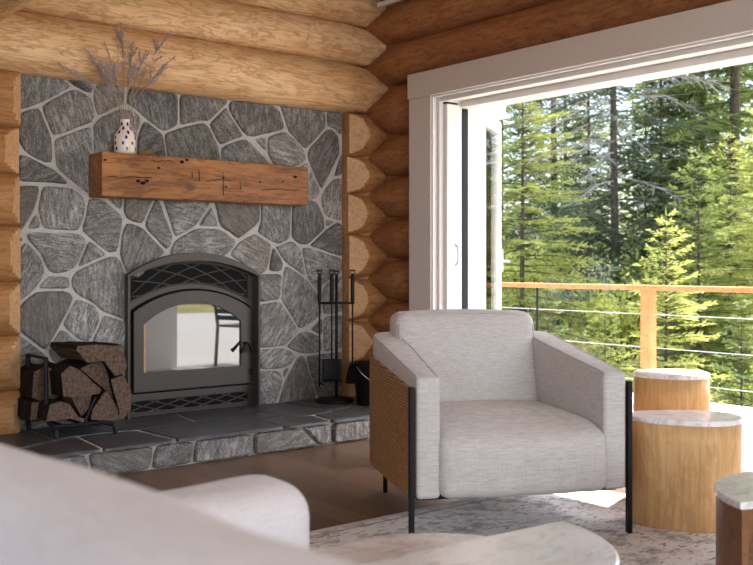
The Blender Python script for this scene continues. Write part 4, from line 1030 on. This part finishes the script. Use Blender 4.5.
# shrubs
def shrub_mesh(seed, H, R, n, lw):
    r = random.Random(seed); st = B(); lf = B()
    for k in range(14):
        a = r.random()*6.28; rr = R*math.sqrt(r.random())*.9; top = Vector((rr*math.cos(a), rr*math.sin(a), H*r.uniform(.55, 1)))
        P = [Vector((rr*.15*math.cos(a), rr*.15*math.sin(a), -.05)), top*.5+Vector((0, 0, H*.12)), top]
        tube(st, P, [.012, .008, .003], 4, False)
        for j in range(n):
            t = r.uniform(.25, 1.02); q = P[0].lerp(P[1], t*2) if t < .5 else P[1].lerp(P[2], t*2-1)
            d = Vector((r.gauss(0, 1), r.gauss(0, 1), r.gauss(.25, .7))).normalized(); c = q + d*r.uniform(.03, .16)*R*1.4
            lens(lf, c, c + d*lw*2.2 + Vector((0, 0, -lw*.3)), lw*.62, Vector((r.uniform(-1, 1), r.uniform(-1, 1), 1)))
    return st, lf
SP = {}
def shrub(kind, px, depth, sc_, label):
    p = (ray(px, HY)/FPX)*depth
    if kind not in SP:
        st, lf = shrub_mesh({'leafy': 3, 'grey': 9}[kind], 1.0, .75, 70, {'leafy': .042, 'grey': .03}[kind])
        r = bpy.data.objects.new('shrub', None); C.objects.link(r); obj('stems', st, MAT['bark'], r); obj('foliage', lf, MAT['shrub_leaf' if kind == 'leafy' else 'shrub_grey'], r); SP[kind] = r; o = r
    else: o = copy_tree(SP[kind])
    o.location = (p.x, p.y, gz(p.x, p.y)-.03); o.scale = (sc_,)*3; o.rotation_euler.z = px*.77
    tag(o, label, 'shrub', 'shrubs in the meadow beyond the deck')
shrub('leafy', 540, 9.8, 1.0, 'broad-leaved green shrub right behind the armchair back')
shrub('leafy', 575, 10.5, .8, 'leafy shrub between the armchair arm and the railing post')
shrub('leafy', 622, 16, 1.5, 'tall yellowish shrub at the forest edge under the grey spruce')
shrub('leafy', 650, 20, 1.6, 'yellow-green shrub at the forest edge past the railing post')
shrub('leafy', 690, 17, 1.2, 'yellow-green shrub in the meadow between young firs')
shrub('grey', 597, 18, 1.5, 'pale grey-leaved shrub just above the rail')
shrub('grey', 560, 18.5, 1.2, 'pale shrub at the foot of the feathery fir')
shrub('leafy', 510, 12, 1.0, 'green shrub below the rail beside the folded door')
shrub('leafy', 755, 12.5, .9, 'green shrub at the edge of the view by the deck')
shrub('leafy', 715, 20, 1.4, 'bright shrub under the tall open fir')
shrub('grey', 640, 12.2, .45, 'low pale bush behind the railing post foot')
shrub('leafy', 530, 20, 1.7, 'bright shrub between the feathery fir and the dark spruces')
# meadow grass: uncountable
gb_ = B(); gr_ = random.Random(12)
for k in range(42000):
    dep = 8.6 + 18*gr_.random()**1.3; px = gr_.uniform(430, 860); p = (ray(px, HY)/FPX)*dep
    if p.x < 7.1 or mnoise.noise((p.x*.35, p.y*.35, 8)) < -.22: continue
    z = gz(p.x, p.y); h = gr_.uniform(.08, .34); a = gr_.random()*6.28; b = Vector((p.x, p.y, z-.02)); t = b + Vector((gr_.uniform(-.1, .1), gr_.uniform(-.1, .1), h)); s = Vector((math.cos(a), math.sin(a), 0))*.012
    gb_.faces.new((gb_.verts.new(b-s), gb_.verts.new(b+s), gb_.verts.new(t)))
tag(obj('meadow_grass', gb_, MAT['grass']), 'dry yellow-green meadow grass on the slope below the deck', 'grass', None, 'stuff')
